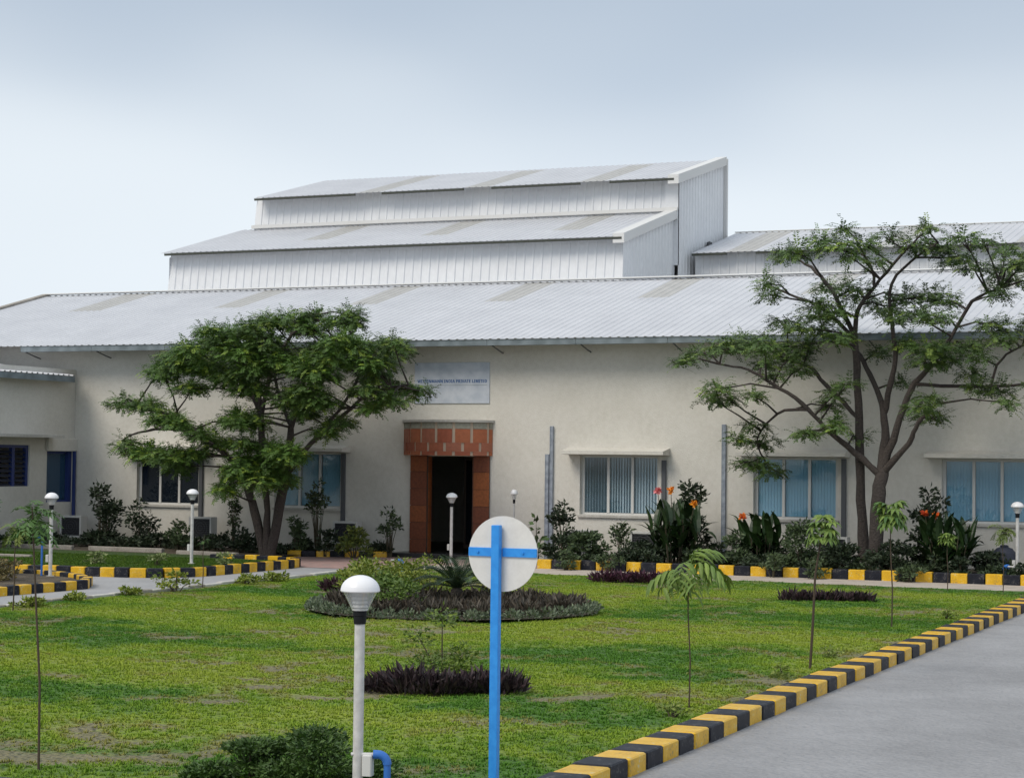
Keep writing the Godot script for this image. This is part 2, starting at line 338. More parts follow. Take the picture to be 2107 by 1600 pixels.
const RIGHT_FORKED_CLUMPS = [
	[12.56,7.51,2.14,0.34,0.19],[12.73,7.69,1.5,0.31,0.2],[13.16,7.81,3.36,0.22,0.16],[13.02,7.55,1.23,0.39,0.23],[13.85,7.58,2.93,0.41,0.16],[14.18,7.55,2.35,0.22,0.19],
	[13.33,7.31,1.21,0.46,0.23],[14.01,6.98,2.83,0.41,0.22],[14.49,7.42,1.36,0.3,0.19],[14.92,7.05,2.6,0.33,0.28],[14.35,6.95,1.42,0.3,0.19],[14.72,6.74,1.57,0.3,0.19],
	[14.48,6.47,2.56,0.22,0.22],[14.78,6.22,3.85,0.22,0.15],[12.75,6.42,1.4,0.5,0.26],[13.25,6.3,1.79,0.34,0.23],[12.89,5.89,3.28,0.52,0.25],[13.61,5.72,4.45,0.4,0.21],
	[12.32,5.84,3.09,0.37,0.19],[8.25,5.25,2.56,0.51,0.27],[9.68,5.14,4.23,0.41,0.29],[7.43,5.17,1.94,0.4,0.2],[7.54,4.86,3.48,0.27,0.16],[9.07,4.87,2.17,0.35,0.2],
	[9.79,5.32,1.58,0.51,0.23],[9.61,5.09,1.51,0.48,0.27],[9.87,4.74,2.15,0.35,0.2],[8.34,4.23,3.45,0.35,0.26],[7.81,4.04,2.19,0.32,0.2],[8.48,4.02,2.99,0.27,0.2],
	[9.14,4.09,3.2,0.31,0.16],[9.31,4.58,2.4,0.27,0.17],[10.96,4.13,2.97,0.3,0.19],[10.43,3.91,1.21,0.28,0.17],[11.57,5.17,1.15,0.31,0.17],[12.28,5.33,1.69,0.46,0.2],
	[13.26,5.1,3.47,0.59,0.25],[13.44,4.96,2.54,0.52,0.25],[13.82,5.2,2.15,0.41,0.22],[13.08,4.82,3.12,0.45,0.19],[14.35,5.69,2.64,0.33,0.16],[14.64,5.6,2.18,0.37,0.19],
	[14.76,5.25,3.74,0.32,0.18],[14.32,4.9,3.48,0.29,0.15],[13.85,4.61,1.91,0.34,0.19],[14.17,4.26,3.06,0.29,0.19],[14.61,4.19,2.88,0.33,0.22],[14.98,3.9,3.96,0.21,0.18],
	[13.09,3.8,3.66,0.4,0.22],[12.97,3.62,2.01,0.42,0.19],[13.43,3.99,4.59,0.32,0.15],[12.13,4.45,1.35,0.23,0.13],[8.96,3.41,2.57,0.31,0.17],[8.83,3.08,3.45,0.27,0.16],
	[8.89,3.03,1.77,0.44,0.2],[9.11,2.51,2.77,0.43,0.2],[9.02,2.35,1.37,0.36,0.17],[8.93,2.55,3.25,0.23,0.13],[10.47,3.24,3.72,0.26,0.16],[10.99,3.52,3.07,0.23,0.13],
	[11.28,3.35,4.18,0.26,0.19],[11.33,3.19,2.1,0.23,0.1],[10.49,3.28,3.48,0.23,0.1],[11.32,4.35,3.15,0.23,0.13],[15.31,6.97,3.02,0.33,0.25],[15.44,6.55,2.69,0.33,0.22],
	[15.53,5.63,3.7,0.36,0.21],[15.8,5.94,3.86,0.32,0.18],[15.45,5.15,2.73,0.29,0.19],[15.46,4.32,3.23,0.25,0.15],
]
const RIGHT_FORKED_LIMBS = [
	[11.85,0.38,2.8,0.17,11.91,1.74,2.8,0.15,11.93,2.35,2.48,0.15,11.93,3.17,2.16,0.1,11.78,3.96,1.84,0.07,11.41,4.65,1.51,0.06,10.99,5.24,1.19,0.05,10.5,5.59,1.1,0.03],
	[11.83,3.66,1.96,0.07,12.08,4.74,1.94,0.06,12.07,5.52,1.92,0.05,11.95,6.53,1.9,0.04,12.39,7.19,1.87,0.03,13.05,7.62,1.85,0.02],
	[11.93,2.35,2.48,0.1,12.25,3.39,2.43,0.08,12.57,4.27,2.39,0.07,12.94,4.71,2.34,0.06,13.47,5.47,2.3,0.04,13.89,6.23,2.25,0.04,14.53,6.55,2.2,0.02],
	[11.93,2.35,2.48,0.09,12.56,3.06,2.6,0.06,12.8,3.5,2.71,0.05,13.21,3.93,2.83,0.03],
	[11.93,2.28,2.52,0.08,11.34,2.83,2.56,0.07,10.66,3.38,2.59,0.05,10.1,3.94,2.63,0.05,9.42,4.39,2.66,0.04,8.84,4.73,2.7,0.03,8.15,4.84,2.74,0.02],
	[10.24,3.8,2.62,0.04,9.46,3.72,2.4,0.03,8.93,3.15,2.19,0.02,8.99,2.7,1.97,0.02],
	[12.66,4.38,2.38,0.04,13.89,4.33,2.21,0.04,15.01,4.38,2.04,0.03,15.44,4.6,1.87,0.02],
	[14.31,4.35,2.14,0.03,14.52,4.93,2.11,0.03,15.01,5.25,2.07,0.02],
]
const WALL_PLANTS = [
	["dark", "tall dark leafy shrub against the wall left of the leftmost cream-wall window", -10.04, 1.50, 1.71, 0.50],
	["dark", "dark shrub with a paler tip under the leftmost cream-wall window", -8.75, 1.50, 1.33, 0.40],
	["mid", "rounded fresh green bush behind the left garden lamp", -6.50, 3.00, 0.82, 0.30],
	["dark", "small dark shrub left of the left tree's trunk", -5.10, 2.20, 0.67, 0.32],
	["slim", "slender dark climber hanging beside the left tree's trunk", -5.70, 1.60, 1.49, 0.19],
	["mid", "thin pale green shrub just right of the left tree's trunk", -3.60, 2.00, 0.98, 0.27],
	["slim", "slender dark-topped shrub in front of the second window from left", -3.13, 1.60, 2.01, 0.25],
	["dark", "dark rounded bush left of the air conditioner beside the doorway", -2.70, 2.00, 0.68, 0.28],
	["yellow", "yellowish leafy bush before the air conditioner beside the doorway", -1.74, 2.20, 0.76, 0.40],
	["slim", "thin young shrub against the wall left of the doorway", -1.23, 1.20, 1.27, 0.26],
	["low", "low dark plant at the foot of the wall left of the doorway", -1.50, 1.20, 0.36, 0.25],
	["broad", "broad-leaved green plant showing behind the white disc sign", 3.32, 2.20, 1.14, 0.20],
	["dark", "open dark shrub beside the short grey cable tray", 3.80, 1.60, 1.50, 0.31],
	["low", "low bush at the kerb just right of the disc sign", 4.07, 2.60, 0.71, 0.33],
	["mid", "grey-green bush before the air conditioner right of the doorway", 4.91, 2.60, 0.82, 0.49],
	["slim", "straggly shrub between the two air conditioners right of the doorway", 5.29, 1.60, 1.03, 0.30],
	["dark", "tall dark shrub behind the canna with pink and orange flowers", 6.91, 1.20, 2.06, 0.42],
	["mid", "grey-green bush left of the middle canna clump", 8.56, 2.60, 0.91, 0.29],
	["mid", "bushy grey-green shrub right of the middle canna clump", 10.11, 2.60, 1.17, 0.47],
	["low", "low bush at the foot of the right-hand trees", 11.15, 3.00, 0.73, 0.35],
	["low", "low dark plant between the right trees and the red-flowered canna", 12.34, 3.00, 0.82, 0.45],
	["dark", "dark open shrub left of the rightmost window", 12.78, 1.40, 2.04, 0.37],
	["low", "low hedge bush under the leftmost cream-wall window", -8.13, 1.40, 0.42, 0.60],
	["low", "low hedge bush at the wing's corner", -9.88, 1.50, 0.44, 0.74],
	["low", "low hedge bush nearest the left edge of the photo", -10.96, 3.20, 0.50, 0.79],
	["low", "low dark bush behind the left lamp's air conditioner", -6.21, 1.50, 0.44, 0.46],
	["low", "low hedge bush right of the large canna clump", 7.76, 1.60, 0.58, 0.41],
	["low", "low hedge bush before the rightmost window", 14.30, 2.00, 0.58, 0.49],
	["low", "low hedge bush right of the middle canna and below its window", 9.37, 2.00, 0.57, 0.45],
	["low", "low hedge bush hiding the second air conditioner right of the doorway", 6.10, 2.30, 0.61, 0.52],
	["low", "low hedge bush left of the red-flowered canna", 12.49, 1.70, 0.65, 0.44],
	["low", "low hedge bush at the right foot of the left tree", -3.61, 1.60, 0.39, 0.38],
]

# ---------- sheet metal ----------
const EAVE_Y := 5.66
const EAVE_Z := 0.7
const RIDGE_Z := -8.1
const PITCH := 0.2586      # rise over run, 14.5 degrees

# ribbed sheet between two edges: low edge from a along u (unit) for len; w runs to the far edge (full length vector); m is outward
func ribbed(b: Build, a: Vector3, u: Vector3, length: float, w: Vector3, m: Vector3, pitch: float, high: float, skip: Array, only := false) -> void:
	var count := int(round(length / pitch))
	for i in count:
		var x0 := i * length / count
		var x1 := (i + 1) * length / count
		var mid := (x0 + x1) * 0.5
		var spans := [[0.0, 1.0]]
		for s in skip:
			if mid > s[0] and mid < s[1]:
				spans = [[s[2], s[3]]] if only else ([[0.0, s[2]], [s[3], 1.0]])
				if only: break
				else: break
		if only:
			var hit := false
			for s in skip:
				if mid > s[0] and mid < s[1]: hit = true
			if not hit: continue
		var p := x1 - x0
		var prof := [[0.0, 0.0], [p * 0.62, 0.0], [p * 0.7, high], [p * 0.92, high], [p, 0.0]]
		for sp in spans:
			if sp[1] - sp[0] < 0.005: continue
			var lo: Vector3 = a + w * sp[0]
			var hi: Vector3 = a + w * sp[1]
			for k in 4:
				var q0: Vector3 = u * (x0 + prof[k][0]) + m * prof[k][1]
				var q1: Vector3 = u * (x0 + prof[k + 1][0]) + m * prof[k + 1][1]
				b.quad(lo + q0, lo + q1, hi + q1, hi + q0)
				var t := m * -0.006
				b.quad(lo + q0 + t, hi + q0 + t, hi + q1 + t, lo + q1 + t)
				b.quad(lo + q0 + t, lo + q1 + t, lo + q1, lo + q0)

# a slab of wall on the plane z = front with rectangular openings [x0, x1, y0, y1]
func pierced_wall(b: Build, x0: float, x1: float, y0: float, y1: float, front: float, thick: float, holes: Array) -> void:
	var xs := [x0, x1]; var ys := [y0, y1]
	for h in holes:
		for k in 2:
			if not xs.has(h[k]): xs.append(h[k])
			if not ys.has(h[k + 2]): ys.append(h[k + 2])
	xs.sort(); ys.sort()
	var back := front - thick
	for i in xs.size() - 1:
		for j in ys.size() - 1:
			var cx: float = (xs[i] + xs[i + 1]) * 0.5
			var cy: float = (ys[j] + ys[j + 1]) * 0.5
			var open := false
			for h in holes:
				if cx > h[0] and cx < h[1] and cy > h[2] and cy < h[3]: open = true
			if open: continue
			var a := Vector3(xs[i], ys[j], front); var c := Vector3(xs[i + 1], ys[j], front)
			var d := Vector3(xs[i + 1], ys[j + 1], front); var e := Vector3(xs[i], ys[j + 1], front)
			var t := Vector3(0, 0, -thick)
			b.quad(a, c, d, e); b.quad(c + t, a + t, e + t, d + t)
	for h in holes:
		b.quad(Vector3(h[0], h[2], back), Vector3(h[0], h[2], front), Vector3(h[0], h[3], front), Vector3(h[0], h[3], back))
		b.quad(Vector3(h[1], h[2], front), Vector3(h[1], h[2], back), Vector3(h[1], h[3], back), Vector3(h[1], h[3], front))
		b.quad(Vector3(h[0], h[2], front), Vector3(h[0], h[2], back), Vector3(h[1], h[2], back), Vector3(h[1], h[2], front))
		b.quad(Vector3(h[0], h[3], back), Vector3(h[0], h[3], front), Vector3(h[1], h[3], front), Vector3(h[1], h[3], back))
	for e in [[x0, -1.0], [x1, 1.0]]:
		var x: float = e[0]
		if e[1] > 0: b.quad(Vector3(x, y0, front), Vector3(x, y0, back), Vector3(x, y1, back), Vector3(x, y1, front))
		else: b.quad(Vector3(x, y0, back), Vector3(x, y0, front), Vector3(x, y1, front), Vector3(x, y1, back))
	b.quad(Vector3(x0, y1, front), Vector3(x1, y1, front), Vector3(x1, y1, back), Vector3(x0, y1, back))

func window_part(parent: Node3D, x0: float, x1: float, y0: float, y1: float, style: String) -> void:
	# frame is the part; panes, blinds and sill are its pieces
	var z := -0.13
	var f := Build.new()
	var t := 0.05
	f.box(Vector3(x0, y0, z - 0.05), Vector3(x0 + t + 0.03, y1, z))
	f.box(Vector3(x1 - t - 0.03, y0, z - 0.05), Vector3(x1, y1, z))
	f.box(Vector3(x0 + t + 0.03, y0, z - 0.048), Vector3(x1 - t - 0.03, y0 + t, z - 0.002))
	f.box(Vector3(x0 + t + 0.03, y1 - t, z - 0.048), Vector3(x1 - t - 0.03, y1, z - 0.002))
	var xa := x0 + t + 0.03
	var xb := x1 - t - 0.03
	var pw := (xb - xa) / 3.0
	for k in [1, 2]:
		f.box(Vector3(xa + pw * k - 0.033, y0 + t, z - 0.046), Vector3(xa + pw * k + 0.033, y1 - t, z + 0.012))
	var win := put(f, "window", M.frame, parent)
	for k in 3:
		var g := Build.new()
		var p0 := xa + pw * k + (0.033 if k > 0 else 0.0)
		var p1 := xa + pw * (k + 1) - (0.033 if k < 2 else 0.0)
		g.box(Vector3(p0, y0 + t, z - 0.03), Vector3(p1, y1 - t, z - 0.024))
		put(g, "pane", M.glass_dark if style == "dark" else M.glass, win)
		if style == "dark": continue
		# vertical blind strips hanging behind the pane
		var bl := Build.new()
		var nslat := 8
		for i in nslat:
			var cx := p0 + (p1 - p0) * (i + 0.5) / nslat
			var half := (p1 - p0) / nslat * 0.5
			var ang: float = 0.22 if style == "closed" else [1.15, 0.75, 0.6][k] + rng.randf_range(-0.12, 0.12)
			if style == "open" and k == 0 and i > 3: ang = 1.3
			var d := Vector3(cos(ang), 0, sin(ang)) * half * 1.12
			var c0 := Vector3(cx, y0 + 0.06, z - 0.09)
			var up := Vector3(0, y1 - y0 - 0.1, 0)
			var nrm := Vector3(-d.z, 0, d.x).normalized() * 0.002
			bl.quad(c0 - d + nrm, c0 + d + nrm, c0 + d + up + nrm, c0 - d + up + nrm)
			bl.quad(c0 + d - nrm, c0 - d - nrm, c0 - d + up - nrm, c0 + d + up - nrm)
			bl.quad(c0 + d + nrm, c0 + d - nrm, c0 + d + up - nrm, c0 + d + up + nrm)
		put(bl, "vertical_blind", M.blind if style == "open" else M.blind_blue, win)
	var s := Build.new()
	s.cbox(Vector3(x0 - 0.04, y0 - 0.07, -0.08), Vector3(x1 + 0.04, y0 - 0.002, 0.06), 0.01)
	put(s, "sill", M.concrete, win)
	# thin concrete sun shade over the opening
	var cs := Build.new()
	var a := x0 - 0.32; var e := x1 + 0.30
	var pr := [[0.002, 0.012], [0.52, 0.03], [0.52, 0.115], [0.002, 0.20]]
	for k in 4:
		var p: Array = pr[k]; var q: Array = pr[(k + 1) % 4]
		cs.quad(Vector3(a, y1 + p[1], p[0]), Vector3(e, y1 + p[1], p[0]), Vector3(e, y1 + q[1], q[0]), Vector3(a, y1 + q[1], q[0]))
	for x in [a, e]:
		cs.quad(Vector3(x, y1 + pr[0][1], pr[0][0]), Vector3(x, y1 + pr[1][1], pr[1][0]), Vector3(x, y1 + pr[2][1], pr[2][0]), Vector3(x, y1 + pr[3][1], pr[3][0]))
	put(cs, "sun_shade", M.wall, win)

func front_building() -> void:
	var o := thing("factory_office", "long cream rendered front building with ribbed white roof and blue blinds", "building")
	var x0 := -19.0; var x1 := 26.0
	var wins := [[-9.9, -7.85, "dark"], [-5.4, -3.35, "closed"], [3.58, 5.7, "open"], [8.17, 10.28, "closed"], [12.78, 14.9, "closed"], [17.4, 19.5, "closed"]]
	var holes := []
	for w in wins: holes.append([w[0], w[1], 1.2, 2.7])
	holes.append([-0.74, 0.62, 0.0, 2.64])
	var b := Build.new()
	pierced_wall(b, x0, x1, -0.2, 5.75, 0.0, 0.24, holes)
	# end walls and rear wall close the room
	for x in [x0 + 0.1, x1 - 0.34]:
		b.box(Vector3(x, -0.2, -9.6), Vector3(x + 0.24, 5.7, -0.24))
		b.quad(Vector3(x, 5.7, -9.6), Vector3(x, 5.7, -0.24), Vector3(x, 7.7, RIDGE_Z), Vector3(x, 7.5, -9.6))
		b.quad(Vector3(x + 0.24, 5.7, -9.6), Vector3(x + 0.24, 5.7, -0.24), Vector3(x + 0.24, 7.7, RIDGE_Z), Vector3(x + 0.24, 7.5, -9.6))
	b.box(Vector3(x0 + 0.34, -0.2, -9.6), Vector3(x1 - 0.34, 7.35, -9.36))
	put(b, "wall", M.wall, o)
	var cl := Build.new()
	cl.box(Vector3(x0 + 0.36, 3.0, -9.3), Vector3(x1 - 0.36, 3.1, -0.27))
	put(cl, "ceiling", M.concrete, o)
	for w in wins: window_part(o, w[0], w[1], 1.2, 2.7, w[2])
	# roof, lying in the plane that rises from the eave to the ridge
	var length := x1 - x0 + 0.6
	var a := Vector3(x0 - 0.3, EAVE_Y, EAVE_Z)
	var up := Vector3(0, PITCH * (EAVE_Z - RIDGE_Z), RIDGE_Z - EAVE_Z)
	var m := Vector3(0, 1, PITCH).normalized()
	var sky_strips := []
	for x in [-15.9, -10.65, -5.95, -1.4, 3.3, 8.0, 12.7, 17.3]: sky_strips.append([x - a.x, x + 1.0 - a.x, 0.64, 1.0])
	var r := Build.new()
	ribbed(r, a, Vector3.RIGHT, length, up, m, 0.235, 0.017, sky_strips)
	var back_up := Vector3(0, -0.5, -1.85)
	r.quad(a + up, a + up + Vector3(length, 0, 0), a + up + back_up + Vector3(length, 0, 0), a + up + back_up)
	var roof := put(r, "roof", M.roof, o)
	for s in sky_strips:
		var sb := Build.new()
		ribbed(sb, a, Vector3.RIGHT, length, up, m, 0.235, 0.017, [s], true)
		put(sb, "skylight_sheet", M.skylight, roof)
	# ridge cap with the rib ends showing dark below it
	var rc := Build.new()
	var ry := EAVE_Y + up.y
	for side in [[0.16, 0.0], [0.0, -0.16]]:
		var pz0: float = RIDGE_Z + side[0]; var pz1: float = RIDGE_Z + side[1]
		var py0: float = ry + 0.075 - (0.035 if side[0] > 0.0 else 0.0); var py1: float = ry + 0.075 - (0.035 if side[1] < 0.0 else 0.0)
		rc.box(Vector3.ZERO, Vector3.ONE, Transform3D(Basis(Vector3(length + 0.1, 0, 0), Vector3(0, 0.02, 0), Vector3(0, py0 - py1, pz0 - pz1)), Vector3(a.x - 0.05, py1, pz1)))
	put(rc, "ridge_cap", M.trim, roof)
	# barge trim along the left end
	var bt := Build.new()
	bt.box(Vector3(-0.06, -0.14, 0), Vector3(0.16, 0.09, 1), Transform3D(Basis(Vector3.RIGHT, Vector3.UP, -up), a + up))
	put(bt, "barge_trim", M.dull_concrete, roof)
	# gutter in sections
	var gx := -13.4
	var k := 0
	while gx < x1:
		var gl := 2.45
		var gb := Build.new()
		var y := EAVE_Y - 0.17
		var zf := EAVE_Z + 0.10
		gb.box(Vector3(gx, y, zf - 0.012), Vector3(gx + gl - 0.015, y + 0.15, zf))
		gb.box(Vector3(gx, y, zf - 0.16), Vector3(gx + gl - 0.015, y + 0.012, zf - 0.012))
		gb.box(Vector3(gx, y + 0.012, zf - 0.16), Vector3(gx + gl - 0.015, y + 0.12, zf - 0.148))
		gb.box(Vector3(gx, y + 0.138, zf), Vector3(gx + gl - 0.015, y + 0.15, zf + 0.012))
		put(gb, "gutter_section", M.gutter, o)
		var br := Build.new()      # bracket under each joint
		br.tube([Vector3(gx + 0.1, y + 0.0, zf - 0.1), Vector3(gx + 0.1, y - 0.1, 0.3), Vector3(gx + 0.1, y - 0.16, 0.0)], [0.018, 0.018, 0.018], 5)
		put(br, "gutter_bracket", M.conduit, o)
		gx += gl; k += 1
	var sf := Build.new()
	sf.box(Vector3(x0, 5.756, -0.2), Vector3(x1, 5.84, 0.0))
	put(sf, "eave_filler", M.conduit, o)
	# cable trays and conduits fixed to the wall
	for t in [[2.81, 3.44, 0.09], [2.69, 2.72, 0.10], [7.42, 3.5, 0.10]]:
		var tb := Build.new()
		var c: float = t[0]; var hw: float = t[2] * 0.5
		tb.box(Vector3(c - hw, 0.02, 0.004), Vector3(c + hw, t[1], 0.016))
		tb.box(Vector3(c - hw, 0.02, 0.016), Vector3(c - hw + 0.012, t[1], 0.07))
		tb.box(Vector3(c + hw - 0.012, 0.02, 0.016), Vector3(c + hw, t[1], 0.07))
		tb.box(Vector3(c - hw + 0.012, 0.02, 0.05), Vector3(c + hw - 0.012, t[1], 0.06))
		put(tb, "cable_tray", M.galv, o)
	for t in [[-7.74, 2.68, 0.62], [-3.25, 2.68, 0.62], [5.86, 2.6, 1.35], [10.44, 2.68, 0.7]]:
		var tb := Build.new()
		tb.box(Vector3(t[0] - 0.055, t[2], 0.003), Vector3(t[0] + 0.055, t[1], 0.075))
		put(tb, "conduit", M.conduit, o)
	# ---- entrance
	var pc := Build.new()      # core of the bowed canopy
	var cx := -0.16; var half := 1.3; var bow := 0.82
	var rad := (half * half + bow * bow) / (2.0 * bow)
	var zc := bow - rad
	var amax := asin(half / rad)
	var seg := 22
	var arc := func(ang: float, rr: float) -> Vector3: return Vector3(cx + sin(ang) * rr, 0, zc + cos(ang) * rr)
	var ylo := 2.66; var yhi := 3.52
	for i in seg:
		var a0 := -amax + 2 * amax * i / seg; var a1 := -amax + 2 * amax * (i + 1) / seg
		var p: Vector3 = arc.call(a0, rad - 0.03); var q: Vector3 = arc.call(a1, rad - 0.03)
		p.z = maxf(p.z, 0.003); q.z = maxf(q.z, 0.003)
		pc.quad(p + Vector3.UP * ylo, q + Vector3.UP * ylo, q + Vector3.UP * yhi, p + Vector3.UP * yhi)
		pc.quad(Vector3(p.x, ylo, 0.003), Vector3(q.x, ylo, 0.003), q + Vector3.UP * ylo, p + Vector3.UP * ylo)
		pc.quad(p + Vector3.UP * yhi, q + Vector3.UP * yhi, Vector3(q.x, yhi, 0.003), Vector3(p.x, yhi, 0.003))
	var canopy := put(pc, "entrance_canopy", M.joint, o)
	var rows: Array = [[2.66, 2.768, 0.5, 0.5], [2.770, 2.992, 0.5, 0.0], [2.994, 3.345, 0.5, 0.5], [3.355, 3.51, 0.5, 0.5]]
	var step := 0.475 / rad
	for ri in 4:
		var row: Array = rows[ri]
		var ang: float = -amax - step * (1.0 - row[3])
		while ang < amax:
			var gap := 0.04 / rad
			var a0 := maxf(ang + gap, -amax + 0.012); var a1 := minf(ang + step - gap, amax - 0.012)
			ang += step
			if a1 - a0 < 0.03: continue
			var tb := Build.new()
			for j in 3:
				var b0 := lerpf(a0, a1, j / 3.0); var b1 := lerpf(a0, a1, (j + 1) / 3.0)
				var p: Vector3 = arc.call(b0, rad); var q: Vector3 = arc.call(b1, rad)
				var pi: Vector3 = arc.call(b0, rad - 0.034); var qi: Vector3 = arc.call(b1, rad - 0.034)
				var lo: Vector3 = Vector3.UP * row[0]; var hi: Vector3 = Vector3.UP * row[1]
				tb.quad(p + lo, q + lo, q + hi, p + hi)
				tb.quad(p + hi, q + hi, qi + hi, pi + hi)
				tb.quad(pi + lo, qi + lo, q + lo, p + lo)
				if j == 0: tb.quad(pi + lo, p + lo, p + hi, pi + hi)
				if j == 2: tb.quad(q + lo, qi + lo, qi + hi, q + hi)
			put(tb, "tile", M.tile_pale if ri == 3 else M.tile[rng.randi() % 4], canopy)
	var cap := Build.new()
	for i in seg:
		var a0 := -amax + 2 * amax * i / seg; var a1 := -amax + 2 * amax * (i + 1) / seg
		var p: Vector3 = arc.call(a0, rad + 0.05); var q: Vector3 = arc.call(a1, rad + 0.05)
		p.z = maxf(p.z, 0.004); q.z = maxf(q.z, 0.004)
		for e in [[3.523, 3.585]]:
			var l: Vector3 = Vector3.UP * e[0]; var h: Vector3 = Vector3.UP * e[1]
			cap.quad(p + l, q + l, q + h, p + h)
			cap.quad(p + h, q + h, Vector3(q.x, e[1], 0.004), Vector3(p.x, e[1], 0.004))
			cap.quad(Vector3(p.x, e[0], 0.004), Vector3(q.x, e[0], 0.004), q + l, p + l)
	put(cap, "cap_slab", M.concrete, canopy)
	# tiled piers on both sides of the doorway
	for s in [[-1.22, -0.74], [0.62, 1.07]]:
		var pb := Build.new()
		pb.box(Vector3(s[0] + 0.01, 0.0, 0.002), Vector3(s[1] - 0.01, 2.655, 0.05))
		if s[0] < 0: pb.box(Vector3(s[1] - 0.01, 0.0, -0.16), Vector3(s[1] + 0.03, 2.635, 0.05))
		else: pb.box(Vector3(s[0] - 0.03, 0.0, -0.16), Vector3(s[0] + 0.01, 2.635, 0.05))
		var pier := put(pb, "door_pier", M.brown_dark, o)
		var y := 0.0
		while y < 2.6:
			var tb := Build.new()
			tb.cbox(Vector3(s[0], y + 0.006, 0.05), Vector3(s[1], minf(y + 0.44, 2.65), 0.075), 0.004)
			put(tb, "tile", M.tile_brown[rng.randi() % 3], pier)
			var tr := Build.new()
			if s[0] < 0: tr.box(Vector3(s[1] + 0.03, y + 0.006, -0.15), Vector3(s[1] + 0.045, minf(y + 0.44, 2.63), 0.03))
			else: tr.box(Vector3(s[0] - 0.045, y + 0.006, -0.15), Vector3(s[0] - 0.03, minf(y + 0.44, 2.63), 0.03))
			put(tr, "tile", M.tile_brown[rng.randi() % 3], pier)
			y += 0.446
	var db := Build.new()
	for x in [-0.68, -0.06, 0.5]: db.box(Vector3(x, 0.13, -2.2), Vector3(x + 0.06, 2.6, -2.13))
	db.box(Vector3(-0.68, 2.54, -2.199), Vector3(0.56, 2.62, -2.131))
	db.box(Vector3(-0.68, 0.13, -2.199), Vector3(0.56, 0.25, -2.131))
	var door := put(db, "door", M.brown_dark, o)
	for x in [[-0.62, -0.06], [0.0, 0.5]]:
		var gb := Build.new()
		gb.box(Vector3(x[0], 0.25, -2.17), Vector3(x[1], 2.54, -2.164))
		put(gb, "door_pane", M.glass_dark, door)
	var st := Build.new()
	st.cbox(Vector3(-1.35, -0.05, 0.08), Vector3(1.2, 0.125, 1.0), 0.01)
	put(st, "door_step", M.granite, o)

